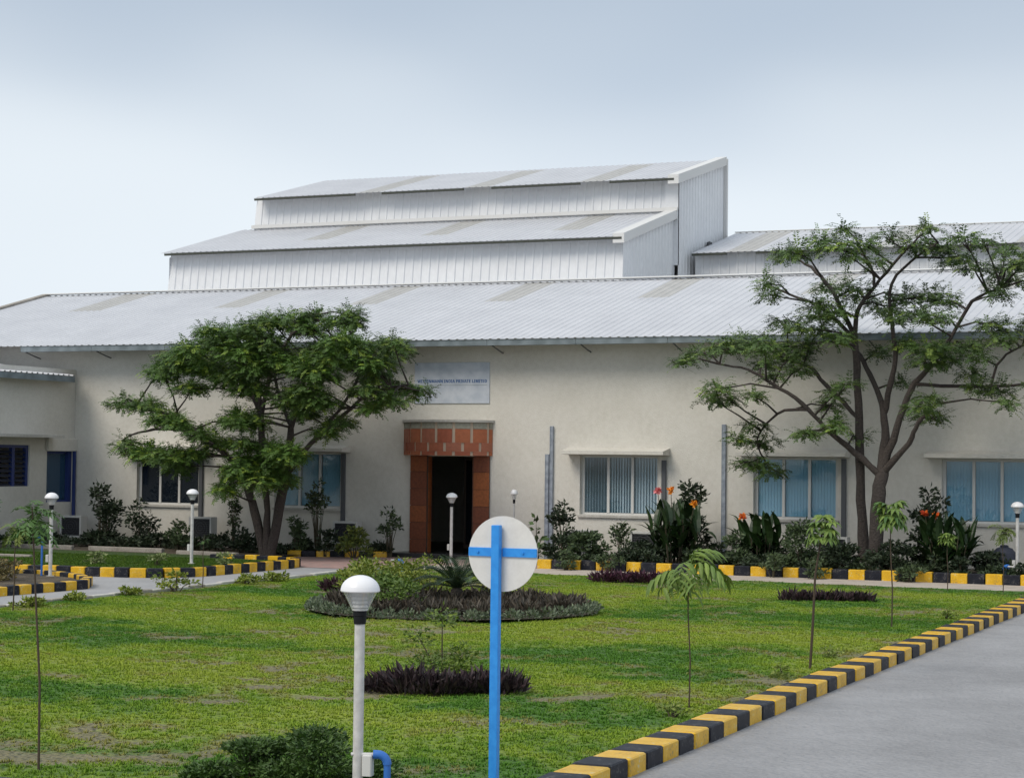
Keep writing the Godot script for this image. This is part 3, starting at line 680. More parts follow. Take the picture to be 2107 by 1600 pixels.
func factory_hall() -> void:
	var o := thing("factory_hall", "tall white sheet clad hall with two stepped roofs behind the front roof", "building")
	var x0 := -15.5; var x1 := 1.05
	var lean := 0.11
	# lower cladding
	var b := Build.new()
	var H := 9.54
	ribbed(b, Vector3(x0, 0.0, -9.75 + lean), Vector3.RIGHT, x1 - x0, Vector3(0, 7.2, 0), Vector3(0, 0, 1), 0.3, 0.03, [])
	var low := put(b, "lower_cladding", M.cladding, o)
	var b2 := Build.new()
	ribbed(b2, Vector3(x0, 7.2, -9.75 + lean), Vector3.RIGHT, x1 - x0, Vector3(0, H - 7.2, -0.3), Vector3(0, 0, 1), 0.3, 0.03, [])
	put(b2, "cladding_sheets", M.cladding, low)
	# lower roof
	var a := Vector3(x0 - 0.1, 9.42, -9.45)
	var run := 5.15
	var up := Vector3(0, run * 0.264, -run)
	var m := Vector3(0, 1, 0.264).normalized()
	var r := Build.new()
	var strips := []
	for x in [-11.2, -6.6, -1.9]: strips.append([x - a.x, x + 0.95 - a.x, 0.35, 1.0])
	ribbed(r, a, Vector3.RIGHT, x1 - x0 + 0.15, up, m, 0.235, 0.017, strips)
	var roof := put(r, "lower_roof", M.roof, o)
	for s in strips:
		var sb := Build.new()
		ribbed(sb, a, Vector3.RIGHT, x1 - x0 + 0.15, up, m, 0.235, 0.017, [s], true)
		put(sb, "skylight_sheet", M.skylight, roof)
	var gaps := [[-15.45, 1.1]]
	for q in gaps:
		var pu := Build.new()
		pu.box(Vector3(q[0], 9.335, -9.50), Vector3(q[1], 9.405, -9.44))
		put(pu, "shaded_eave_purlin", M.purlin_shade, roof)  # purlin coloured dark to draw the shade line below the eave
	# upper cladding
	var uz := -14.4
	var b3 := Build.new()
	ribbed(b3, Vector3(x0 + 0.55, 10.6, uz), Vector3.RIGHT, x1 - x0 - 0.4, Vector3(0, 1.385, -0.2), Vector3(0, 0, 1), 0.3, 0.03, [])
	put(b3, "upper_cladding", M.cladding, o)
	var fl := Build.new()
	fl.box(Vector3(x0 + 0.5, 10.78, uz + 0.02), Vector3(x1 + 0.16, 10.9, uz + 0.1))
	put(fl, "flashing", M.trim, o)
	var a2 := Vector3(x0 + 0.75, 11.83, uz + 0.42)
	var run2 := 5.15
	var up2 := Vector3(0, run2 * 0.2565, -run2)
	var r2 := Build.new()
	var strips2 := []
	for x in [-10.55, -6.35, -2.05]: strips2.append([x - a2.x, x + 0.95 - a2.x, 0.0, 0.93])
	ribbed(r2, a2, Vector3.RIGHT, x1 - x0 - 0.45, up2, m, 0.235, 0.017, strips2)
	var roof2 := put(r2, "upper_roof", M.roof, o)
	for s in strips2:
		var sb := Build.new()
		ribbed(sb, a2, Vector3.RIGHT, x1 - x0 - 0.45, up2, m, 0.235, 0.017, [s], true)
		put(sb, "skylight_sheet", M.skylight, roof2)
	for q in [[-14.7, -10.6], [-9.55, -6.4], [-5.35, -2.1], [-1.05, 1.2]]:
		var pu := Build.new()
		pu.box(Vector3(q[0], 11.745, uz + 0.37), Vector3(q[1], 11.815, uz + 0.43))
		put(pu, "shaded_eave_purlin", M.purlin_shade, roof2)  # painted eave shade, left out where the skylight sheets pass
	# gable end: ribbed sheets standing on the right side, one per tier
	var gx := x1
	var g := Build.new()
	var z := -9.72
	while z > -14.42:
		var zn := z - 0.3
		var t0 := 9.4 + (-9.45 - z) * 0.264; var t1 := 9.4 + (-9.45 - zn) * 0.264
		g.quad(Vector3(gx, 0, z), Vector3(gx, 0, zn + 0.08), Vector3(gx, t1, zn + 0.08), Vector3(gx, t0, z))
		g.quad(Vector3(gx, 0, zn + 0.08), Vector3(gx + 0.025, 0, zn + 0.05), Vector3(gx + 0.025, t1, zn + 0.05), Vector3(gx, t1, zn + 0.08))
		g.quad(Vector3(gx + 0.025, 0, zn + 0.05), Vector3(gx, 0, zn), Vector3(gx, t1, zn), Vector3(gx + 0.025, t1, zn + 0.05))
		z = zn
	put(g, "lower_gable", M.cladding, o)
	var g2 := Build.new()
	z = -14.42
	while z > -19.2:
		var zn := z - 0.3
		var t0 := 11.78 + (-14.0 - z) * 0.2565; var t1 := 11.78 + (-14.0 - zn) * 0.2565
		g2.quad(Vector3(gx + 0.16, 0, z), Vector3(gx + 0.16, 0, zn + 0.08), Vector3(gx + 0.16, t1, zn + 0.08), Vector3(gx + 0.16, t0, z))
		g2.quad(Vector3(gx + 0.16, 0, zn + 0.08), Vector3(gx + 0.185, 0, zn + 0.05), Vector3(gx + 0.185, t1, zn + 0.05), Vector3(gx + 0.16, t1, zn + 0.08))
		g2.quad(Vector3(gx + 0.185, 0, zn + 0.05), Vector3(gx + 0.16, 0, zn), Vector3(gx + 0.16, t1, zn), Vector3(gx + 0.185, t1, zn + 0.05))
		z = zn
	g2.box(Vector3(gx - 0.3, 9.0, -14.5), Vector3(gx + 0.16, 11.85, -14.42))
	put(g2, "upper_gable", M.cladding, o)
	# broad barge trims
	var bt := Build.new()
	bt.box(Vector3(-0.30, -0.2, 0), Vector3(0.07, 0.1, 1), Transform3D(Basis(Vector3.RIGHT, Vector3.UP, -up), Vector3(gx + 0.06, a.y, a.z) + up))
	put(bt, "barge_trim", M.trim, roof)
	var bt2 := Build.new()
	bt2.box(Vector3(-0.30, -0.2, 0), Vector3(0.07, 0.1, 1), Transform3D(Basis(Vector3.RIGHT, Vector3.UP, -up2), Vector3(gx + 0.24, a2.y, a2.z) + up2))
	put(bt2, "barge_trim", M.trim, roof2)
	var cp := Build.new()
	cp.box(Vector3(gx + 0.1, 9.5, -19.38), Vector3(gx + 0.29, 13.2, -19.24))
	put(cp, "corner_post", M.trim, o)
	var rw := Build.new()      # left gable, rear wall
	rw.box(Vector3(x0 + 0.3, 0, -19.3), Vector3(x1, 13.0, -19.2))
	rw.quad(Vector3(x0 + 0.02, 0, -19.2), Vector3(x0 + 0.02, 0, -9.8), Vector3(x0 + 0.02, 9.3, -9.8), Vector3(x0 + 0.02, 9.3, -19.2))
	rw.quad(Vector3(x0 + 0.02, 9.3, -14.4), Vector3(x0 + 0.02, 9.3, -9.8), Vector3(x0 + 0.02, 10.7, -14.4), Vector3(x0 + 0.02, 10.7, -14.5))
	rw.quad(Vector3(x0 + 0.58, 9.0, -19.2), Vector3(x0 + 0.58, 9.0, -14.45), Vector3(x0 + 0.58, 11.85, -14.55), Vector3(x0 + 0.58, 13.1, -19.2))
	put(rw, "rear_wall", M.cladding, o)
	var cb := Build.new()
	cb.lathe([Vector2(0.0, -0.1), Vector2(0.1, -0.05), Vector2(0.1, 0.05), Vector2(0.0, 0.1)], Vector3(gx + 0.3, 9.99, -17.3), 10)
	put(cb, "wall_lamp", M.conduit, o)

func rear_shed() -> void:
	var o := thing("rear_shed", "low white sheet clad shed at right behind the leafy tree", "building")
	var x0 := 1.42; var x1 := 26.0
	var b := Build.new()
	ribbed(b, Vector3(x0, 7.0, -15.6), Vector3.RIGHT, x1 - x0, Vector3(0, 2.55, 0), Vector3(0, 0, 1), 0.3, 0.03, [])
	var low := put(b, "cladding", M.cladding, o)
	var bb := Build.new()
	bb.box(Vector3(x0, 0, -15.7), Vector3(x1, 6.99, -15.6))
	put(bb, "base_wall", M.cladding, low)
	var a := Vector3(x0, 9.46, -15.2)
	var up := Vector3(0, 4.8 * 0.246, -4.8)
	var strips := [[1.2, 2.2, 0.0, 1.0], [6.0, 7.0, 0.0, 1.0], [10.6, 11.6, 0.0, 1.0]]
	var r := Build.new()
	ribbed(r, a, Vector3.RIGHT, x1 - x0, up, Vector3(0, 1, 0.246).normalized(), 0.235, 0.017, strips)
	var roof := put(r, "roof", M.roof, o)
	for s in strips:
		var sb := Build.new()
		ribbed(sb, a, Vector3.RIGHT, x1 - x0, up, Vector3(0, 1, 0.246).normalized(), 0.235, 0.017, [s], true)
		put(sb, "skylight_sheet", M.skylight, roof)
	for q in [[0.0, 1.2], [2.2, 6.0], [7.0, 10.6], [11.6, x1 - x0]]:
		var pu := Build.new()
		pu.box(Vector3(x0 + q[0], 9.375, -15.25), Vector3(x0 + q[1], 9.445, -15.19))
		put(pu, "shaded_eave_purlin", M.purlin_shade, roof)  # purlin in shade colour, broken at the skylight strips
	var rc := Build.new()
	rc.box(Vector3(x0, a.y + up.y + 0.03, a.z + up.z - 0.1), Vector3(x1, a.y + up.y + 0.055, a.z + up.z + 0.06))
	put(rc, "ridge_cap", M.trim, roof)
	var rw := Build.new()
	rw.box(Vector3(x0, 0, -20.05), Vector3(x1, 10.5, -19.95))
	put(rw, "rear_wall", M.cladding, o)

func annex_wing() -> void:
	var o := thing("side_wing", "plain cream side wing with blue louvred window and sheet roof at far left", "building")
	var X := -12.05
	# wall built facing +z on local axes, then turned to face +x: local x = -z world
	var b := Build.new()
	var z1 := 12.0
	pierced_wall(b, -z1, 0.0, -0.2, 5.0, 0.0, 0.24, [[-1.27, -0.1, 1.22, 2.66], [-3.45, -2.05, 1.68, 2.82]])
	var turn := Transform3D(Basis(Vector3(0, 0, -1), Vector3.UP, Vector3.RIGHT), Vector3(X, 0, 0.004))
	var wall := put(b, "wall", M.wall, o, turn)
	var bk := Build.new()
	bk.box(Vector3(-5.4, -0.2, 0.3), Vector3(-5.2, 5.3, z1))
	bk.box(Vector3(-5.2, -0.2, z1 - 0.2), Vector3(-0.245, 5.0, z1 - 0.01))
	put(bk, "rear_wall", M.wall, o, Transform3D(Basis.IDENTITY, Vector3(X, 0, 0)))
	# tall blue-glazed window
	var f := Build.new()
	f.box(Vector3(-1.27, 1.22, -0.16), Vector3(-1.2, 2.66, -0.1)); f.box(Vector3(-0.24, 1.22, -0.16), Vector3(-0.1, 2.66, -0.02))
	f.box(Vector3(-1.2, 2.59, -0.158), Vector3(-0.24, 2.66, -0.102)); f.box(Vector3(-1.2, 1.22, -0.158), Vector3(-0.24, 1.28, -0.102))
	var w := put(f, "window", M.blue_frame, o, turn)
	var g := Build.new()
	g.box(Vector3(-1.2, 1.28, -0.14), Vector3(-0.24, 2.59, -0.132))
	put(g, "pane", M.glass_blue, w)
	var li := Build.new()
	li.cbox(Vector3(-1.33, 2.67, 0.003), Vector3(0.02, 3.02, 0.1), 0.01)
	put(li, "lintel", M.wall, w)
	# louvred window
	var f2 := Build.new()
	for x in [-3.45, -2.75, -2.15]: f2.box(Vector3(x, 1.68, -0.16), Vector3(x + 0.12, 2.82, -0.05))
	f2.box(Vector3(-3.33, 2.74, -0.158), Vector3(-2.75, 2.82, -0.052)); f2.box(Vector3(-2.63, 2.74, -0.158), Vector3(-2.15, 2.82, -0.052))
	var w2 := put(f2, "louvred_window", M.blue_frame, o, turn)
	for x in [[-3.33, -2.75], [-2.63, -2.15]]:
		var y := 1.72
		while y < 2.7:
			var s := Build.new()
			s.box(Vector3(x[0], -0.004, -0.06), Vector3(x[1], 0.004, 0.06), Transform3D(Basis(Vector3.RIGHT, 0.7), Vector3(0, y, -0.1)))
			put(s, "louvre_slat", M.drum, w2)
			y += 0.13
	var sh := Build.new()
	sh.cbox(Vector3(-6.0, 3.03, 0.003), Vector3(-1.2, 3.12, 0.55), 0.01)
	put(sh, "sun_shade", M.concrete, o, turn)
	# mono-pitch roof falling towards +x
	var r := Build.new()
	var a := Vector3(-11.72, 4.8, 0.5)
	var m := Vector3(0.13, 1, 0).normalized()
	ribbed(r, a + Vector3(0, 0, 11.6), Vector3(0, 0, -1), 11.6, Vector3(-5.8, 0.76, 0), m, 0.235, 0.03, [])
	put(r, "roof", M.roof, o)
	var gb := Build.new()
	gb.box(Vector3(-11.74, 4.62, 0.5), Vector3(-11.71, 4.785, 12.1))
	put(gb, "fascia", M.gutter, o)
	var cd := Build.new()
	cd.box(Vector3(-12.0, 0.5, 0.08), Vector3(-11.93, 2.66, 0.15))
	put(cd, "conduit", M.blue_frame, o)

# ---------- ground ----------
func sheet(b: Build, pts: Array, y: float) -> void:      # convex outline, [x, z] pairs, clockwise seen from above
	for k in range(1, pts.size() - 1):
		var p := Vector3(pts[0][0], y, pts[0][1]); var q := Vector3(pts[k][0], y, pts[k][1]); var r := Vector3(pts[k + 1][0], y, pts[k + 1][1])
		if (q - p).cross(r - p).y > 0: b.tri(p, q, r)
		else: b.tri(p, r, q)

var hump := FastNoiseLite.new()
func lawn_y(x: float, z: float) -> float: return 0.07 + hump.get_noise_2d(x, z) * 0.035

func grounds() -> void:
	var b := Build.new()
	sheet(b, [[-700, -700], [700, -700], [700, 700], [-700, 700]], -0.04)
	structure(b, "ground", M.ground)
	b = Build.new()
	sheet(b, [[16.4, 3.0], [60, 3.0], [60, 90], [16.4, 90]], 0.0)
	sheet(b, [[-30, 34.75], [16.4, 34.75], [16.4, 90], [-30, 90]], 0.0)
	structure(b, "road", M.road)
	b = Build.new()
	sheet(b, [[-25, 5.2], [1.45, 5.2], [1.45, 34.75], [-25, 34.75]], -0.002)
	structure(b, "driveway", M.drive)
	b = Build.new()
	sheet(b, [[-3.4, 0.3], [3.9, 0.3], [3.9, 6.4], [-3.4, 6.4]], 0.006)
	structure(b, "entrance_pavement", M.pavers)
	b = Build.new()
	sheet(b, [[1.5, 4.0], [16.4, 4.0], [16.4, 6.55], [1.5, 6.55]], 0.03)
	structure(b, "path", M.path)
	b = Build.new()
	sheet(b, [[3.9, 0.0], [17.0, 0.0], [17.0, 4.0], [3.9, 4.0]], 0.14)
	sheet(b, [[-12.0, 0.0], [-2.6, 0.0], [-1.3, 1.1], [-3.3, 2.4], [-3.4, 5.5], [-4.5, 5.8], [-12.0, 8.0]], 0.06)
	structure(b, "planting_soil", M.soil)
	# lawn, gently uneven
	b = Build.new()
	var nx := 110; var nz := 210
	for i in nx:
		for j in nz:
			var x0 := 1.55 + 14.67 * i / nx; var x1 := 1.55 + 14.67 * (i + 1) / nx
			var z0 := 6.5 + 27.95 * j / nz; var z1 := 6.5 + 27.95 * (j + 1) / nz
			var wr := wear(x0, z0)
			var tc := turf(x0, z0)
			b.col = Color(tc.r, tc.g, tc.b).lerp(Color(0.235, 0.205, 0.13), clampf((wr - 0.12) * 2.2, 0.0, 0.9))
			b.quad(Vector3(x0, lawn_y(x0, z1), z1), Vector3(x1, lawn_y(x1, z1), z1), Vector3(x1, lawn_y(x1, z0), z0), Vector3(x0, lawn_y(x0, z0), z0))
	structure(b, "lawn", M.lawn)
	b = Build.new()
	b.col = Color(0.06, 0.11, 0.02)
	sheet(b, [[-14, 12.0], [-14, 4.5], [-4.5, 4.6], [-1.9, 5.9], [-1.1, 6.7], [-1.05, 10.5], [-1.3, 11.2], [-1.8, 11.6]], 0.10)
	structure(b, "side_lawn", M.lawn)
	b = Build.new()
	sheet(b, [[-0.8, 15.2], [-1.2, 14.5], [-2.0, 13.7], [-3.3, 13.1], [-7, 13.1], [-9, 22], [-1.4, 22]], 0.09)
	structure(b, "island_soil", M.soil)

func kerb_run(label: String, pts: Array, stone: float, wide: float, high: float, first_black: bool, group := "painted kerbs") -> void:
	var o := thing("painted_kerb", label, "kerb", Vector3.ZERO, 0.0, group)
	var b := Build.new()
	b.cbox(Vector3(-stone * 0.5 + 0.004, -0.05, -wide * 0.5), Vector3(stone * 0.5 - 0.004, high, wide * 0.5), 0.012)
	var m := b.mesh()
	# walk along the polyline
	var total := 0.0
	for i in pts.size() - 1: total += Vector2(pts[i][0], pts[i][1]).distance_to(Vector2(pts[i + 1][0], pts[i + 1][1]))
	var n := int(total / stone)
	var black := first_black
	for k in n:
		var want := (k + 0.5) * stone
		for i in pts.size() - 1:
			var p := Vector2(pts[i][0], pts[i][1]); var q := Vector2(pts[i + 1][0], pts[i + 1][1])
			var l := p.distance_to(q)
			if want <= l:
				var c := p.lerp(q, want / l)
				var d := (q - p) / l
				var t := Transform3D(Basis(Vector3.UP, -atan2(d.y, d.x) + rng.randf_range(-0.018, 0.018)).scaled_local(Vector3(rng.randf_range(0.965, 1.0), 1, 1)), Vector3(c.x + rng.randf_range(-0.008, 0.008), rng.randf_range(-0.009, 0.007), c.y + rng.randf_range(-0.006, 0.006)))
				put(m, "kerb_stone", (M.black if black else M.yellow)[rng.randi() % 3], o, t)
				break
			want -= l
		black = not black

func kerbs() -> void:
	kerb_run("black and yellow kerb along the road on the right of the lawn", [[16.56, 36.26], [16.42, 31.8], [16.36, 25.0], [16.35, 4.4]], 0.44, 0.34, 0.15, true)
	kerb_run("black and yellow kerb before the planting bed under the right-hand windows", [[4.11, 3.95], [15.9, 3.95]], 0.372, 0.16, 0.25, false)
	kerb_run("black and yellow kerb curving round the side lawn at left", [[-9.15, 12.25], [-5.0, 12.1], [-1.9, 11.75], [-1.35, 11.45], [-1.02, 11.0], [-0.9, 10.4], [-0.9, 6.9], [-1.05, 6.3], [-1.5, 5.85], [-2.2, 5.65], [-4.2, 5.55]], 0.345, 0.18, 0.2, true)
	kerb_run("short black and yellow kerb between the left tree and the doorway", [[-4.3, 2.6], [-3.2, 2.2], [-1.3, 1.15]], 0.37, 0.15, 0.16, false)
	kerb_run("black and yellow kerb round the small island with the leftmost lamp", [[-8.0, 12.95], [-3.3, 12.98], [-2.0, 13.55], [-1.1, 14.4], [-0.62, 15.2], [-0.72, 17.5], [-1.0, 24.0]], 0.33, 0.18, 0.17, false)
	kerb_run("black and yellow kerb at the bottom left corner of the photo", [[6.0, 34.6], [16.0, 34.6]], 0.44, 0.3, 0.15, false)
	# plain edging stones
	var o := thing("concrete_edging", "worn grey concrete edging between driveway and lawn", "kerb")
	var b := Build.new()
	b.cbox(Vector3(-0.07, -0.05, -0.29), Vector3(0.07, 0.12, 0.29), 0.012)
	var m := b.mesh()
	var z := 6.8
	while z < 34.3:
		put(m, "edging_stone", M.dull_concrete if rng.randf() < 0.45 else M.concrete, o, Transform3D(Basis(Vector3.UP, rng.randf_range(-0.03, 0.03)), Vector3(1.5 + rng.randf_range(-0.015, 0.015), rng.randf_range(-0.02, 0.015), z)))
		z += 0.6
	var e := thing("concrete_edging", "broken pale concrete edging behind the side lawn at left", "kerb")
	for s in [[-12.0, 3.6, -9.4, 3.6], [-8.9, 3.55, -6.6, 3.55], [-5.8, 4.1, -3.9, 4.3], [-9.6, 8.3, -7.3, 8.1]]:
		var q := Build.new()
		var d := Vector2(s[2] - s[0], s[3] - s[1])
		q.cbox(Vector3(-d.length() * 0.5, -0.05, -0.07), Vector3(d.length() * 0.5, 0.17, 0.07), 0.012)
		put(q, "edging_stone", M.dull_concrete, e, Transform3D(Basis(Vector3.UP, -d.angle()), Vector3((s[0] + s[2]) * 0.5, 0, (s[1] + s[3]) * 0.5)))

# ---------- objects ----------
func garden_lamp(label: String) -> Node3D:
	var o := thing("garden_lamp", label, "lamp", Vector3.ZERO, 0.0, "garden lamps")
	o.set_meta("kind_name", "garden_lamp")
	var b := Build.new()
	b.lathe([Vector2(0.038, -0.1), Vector2(0.037, 1.40)], Vector3.ZERO, 16)
	put(b, "pole", M.pole, o)
	b = Build.new()
	b.lathe([Vector2(0.037, 1.385), Vector2(0.044, 1.385), Vector2(0.046, 1.44), Vector2(0.05, 1.445), Vector2(0.05, 1.478), Vector2(0.02, 1.48)], Vector3.ZERO, 18)
	put(b, "collar", M.black_plastic, o)
	b = Build.new()
	b.lathe([Vector2(0.058, 1.48), Vector2(0.066, 1.50), Vector2(0.10, 1.57), Vector2(0.128, 1.622)], Vector3.ZERO, 28)
	put(b, "clear_shade", M.clear, o)
	b = Build.new()
	b.lathe([Vector2(0.0, 1.482), Vector2(0.056, 1.482), Vector2(0.056, 1.494)], Vector3.ZERO, 20)
	for k in 4:
		var y := 1.505 + k * 0.029
		b.lathe([Vector2(0.03, y), Vector2(0.058, y), Vector2(0.05, y + 0.016), Vector2(0.03, y + 0.016)], Vector3.ZERO, 20)
	b.lathe([Vector2(0.03, 1.49), Vector2(0.03, 1.62)], Vector3.ZERO, 12)
	put(b, "louvre", M.louvre, o)
	b = Build.new()
	var pr := [Vector2(0.0, 1.615), Vector2(0.138, 1.615), Vector2(0.143, 1.622)]
	for k in range(1, 12):
		var a := PI * 0.5 * k / 11.0
		pr.append(Vector2(0.142 * cos(a), 1.622 + 0.112 * sin(a)))
	b.lathe(pr, Vector3.ZERO, 32)
	put(b, "dome", M.white_plastic, o)
	b = Build.new()
	b.cbox(Vector3(0.04, 0.31, -0.04), Vector3(0.11, 0.46, 0.04), 0.008)
	put(b, "junction_box", M.ac_white, o)
	b = Build.new()
	b.lathe([Vector2(0.0, 0.02), Vector2(0.09, 0.0), Vector2(0.09, 0.03), Vector2(0.04, 0.035)], Vector3.ZERO, 16)
	put(b, "base_plate", M.pole, o)
	return o

func round_sign() -> void:
	var o := thing("road_sign", "white disc road sign seen from behind on a bright blue post", "sign", Vector3(16.17, 0, 33.2))
	var b := Build.new()
	b.cbox(Vector3(-0.033, -0.15, -0.028), Vector3(0.033, 2.1, 0.028), 0.004)
	put(b, "post", M.sign_blue, o)
	b = Build.new()
	var c := Vector3(0.035, 1.885, -0.045)
	var n := 48
	for k in n:
		var a := TAU * k / n; var e := TAU * (k + 1) / n
		var p := c + Vector3(cos(a), sin(a), 0) * 0.283; var q := c + Vector3(cos(e), sin(e), 0) * 0.283
		b.tri(c + Vector3(0, 0, 0.002), p + Vector3(0, 0, 0.002), q + Vector3(0, 0, 0.002))
		b.tri(c - Vector3(0, 0, 0.002), q - Vector3(0, 0, 0.002), p - Vector3(0, 0, 0.002))
		b.quad(p - Vector3(0, 0, 0.002), q - Vector3(0, 0, 0.002), q + Vector3(0, 0, 0.002), p + Vector3(0, 0, 0.002))
	put(b, "disc", M.sign_white, o)
	b = Build.new()
	b.cbox(Vector3(-0.245, 1.864, -0.042), Vector3(-0.034, 1.929, -0.03), 0.003)
	b.cbox(Vector3(0.034, 1.864, -0.042), Vector3(0.315, 1.929, -0.03), 0.003)
	var bar := put(b, "cross_bar", M.sign_blue, o)
	for x in [-0.165, 0.205]:
		var h := Build.new()
		h.tube([Vector3(x, 1.896, -0.03), Vector3(x, 1.896, -0.02)], [0.011, 0.009], 6)
		put(h, "bolt", M.sign_blue, bar)

func name_board() -> void:
	var o := thing("name_board", "pale blue company name board on the wall above the doorway", "sign", Vector3(-0.02, 0, 0.03))
	var b := Build.new()
	b.cbox(Vector3(-1.13, 4.03, -0.025), Vector3(1.05, 5.1, 0.0), 0.004)
	var board := put(b, "panel", M.board, o)
	var f := SystemFont.new(); f.font_names = PackedStringArray(["Droid Sans"]); f.font_weight = 700
	var t := TextMesh.new()
	t.text = "WITZENMANN INDIA PRIVATE LIMITED"
	t.font = f; t.font_size = 32; t.depth = 0.004; t.pixel_size = 0.0042
	var w := t.get_aabb().size.x
	t.pixel_size = 0.0042 * 2.02 / w
	put(t, "lettering", M.letter, board, Transform3D(Basis.from_scale(Vector3(1, 1.05, 1)), Vector3(-0.03, 4.61, 0.003)))
	b = Build.new()
	b.box(Vector3(-1.04, 4.50, 0.0005), Vector3(0.98, 4.508, 0.003))
	put(b, "rule_line", M.gutter, board)

func air_conditioner(label: String) -> Node3D:
	var o := thing("air_conditioner", label, "air conditioner", Vector3.ZERO, 0.0, "outdoor air conditioner units")
	o.set_meta("kind_name", "air_conditioner")
	var b := Build.new()
	var w := 0.36
	b.box(Vector3(-w, 0.25, -0.15), Vector3(w, 0.85, 0.10))
	b.box(Vector3(-w, 0.25, 0.10), Vector3(-w + 0.05, 0.85, 0.15)); b.box(Vector3(w - 0.05, 0.25, 0.10), Vector3(w, 0.85, 0.15))
	b.box(Vector3(-w + 0.05, 0.25, 0.10), Vector3(w - 0.05, 0.30, 0.149)); b.box(Vector3(-w + 0.05, 0.80, 0.10), Vector3(w - 0.05, 0.85, 0.149))
	put(b, "case", M.ac_white, o)
	b = Build.new()
	b.box(Vector3(-w + 0.05, 0.30, 0.102), Vector3(w - 0.05, 0.80, 0.11))
	var grille := put(b, "grille", M.grille, o)
	b = Build.new()
	for k in 9: b.box(Vector3(-w + 0.05, 0.33 + k * 0.055, 0.128), Vector3(w - 0.05, 0.336 + k * 0.055, 0.134))
	for k in 3:
		var pts := []; var rad := []
		for j in 21:
			var a := TAU * j / 20.0
			pts.append(Vector3(cos(a), sin(a), 0) * (0.07 + 0.075 * k) + Vector3(0, 0.55, 0.137)); rad.append(0.004)
		b.tube(pts, rad, 4, false)
	put(b, "fan_guard", M.conduit, grille)
	for x in [-0.28, 0.28]:
		b = Build.new()
		b.box(Vector3(x - 0.03, -0.05, -0.14), Vector3(x + 0.03, 0.249, 0.14))
		put(b, "foot", M.dull_concrete, o)
	return o

func standpipe(label: String, at: Vector3, h: float, r: float, turn: float) -> void:
	var o := thing("standpipe", label, "water pipe", at, turn, "blue garden standpipes")
	var b := Build.new()
	b.tube([Vector3(0, -0.1, 0), Vector3(0, h - 0.09, 0)], [r, r], 14)
	put(b, "riser", M.pipe_blue, o)
	b = Build.new()
	var pts := []; var rad := []
	for k in 8:
		var a := PI * 0.5 * k / 7.0
		pts.append(Vector3(-0.07 + 0.07 * cos(a), h - 0.09 + 0.07 * sin(a), 0)); rad.append(r * 1.22)
	pts.append(Vector3(-0.1, h - 0.02, 0)); rad.append(r * 1.25)
	b.tube(pts, rad, 14)
	put(b, "elbow", M.pipe_blue, o)
	b = Build.new()
	b.tube([Vector3(-0.1, h - 0.02, 0), Vector3(-0.26, h - 0.02, 0)], [r * 0.5, r * 0.5], 10)
	put(b, "outlet", M.pole, o)

# ---------- plants ----------
func rdir() -> Vector3:
	var y := rng.randf_range(-1, 1); var a := rng.randf() * TAU; var q := sqrt(1 - y * y)
	return Vector3(cos(a) * q, y, sin(a) * q)

func pick(a: Color, b: Color, spread := 0.12) -> Color:
	var c := a.lerp(b, rng.randf())
	var k := 1.0 + rng.randf_range(-spread, spread)
	return Color(c.r * k, c.g * k, c.b * k)

func fern_frond(b: Build, p: Vector3, dir: Vector3, length: float, pairs: int, ll: float, lw: float, droop: float) -> void:
	var q := p; var d := dir.normalized()
	var step := length / pairs
	for k in pairs:
		var s := d.cross(Vector3.UP)
		if s.length() < 0.15: s = d.cross(Vector3.RIGHT)
		s = s.normalized()
		var f := 1.0 - 0.55 * absf(float(k) / pairs - 0.35)
		var sag := Vector3.DOWN * rng.randf_range(0.05, 0.45)
		for g in [-1.0, 1.0]:
			var ld: Vector3 = (s * g * rng.randf_range(0.6, 1.2) + d * rng.randf_range(0.3, 0.9) + sag + Vector3(rng.randf_range(-1, 1), rng.randf_range(-1, 1), rng.randf_range(-1, 1)) * 0.28).normalized()
			var ls := ld.cross(s.cross(d)).normalized()
			b.leaf(q, ld, ls, ll * f * rng.randf_range(0.7, 1.25), lw)
		q += d * step
		d = (d + Vector3.DOWN * droop / pairs).normalized()

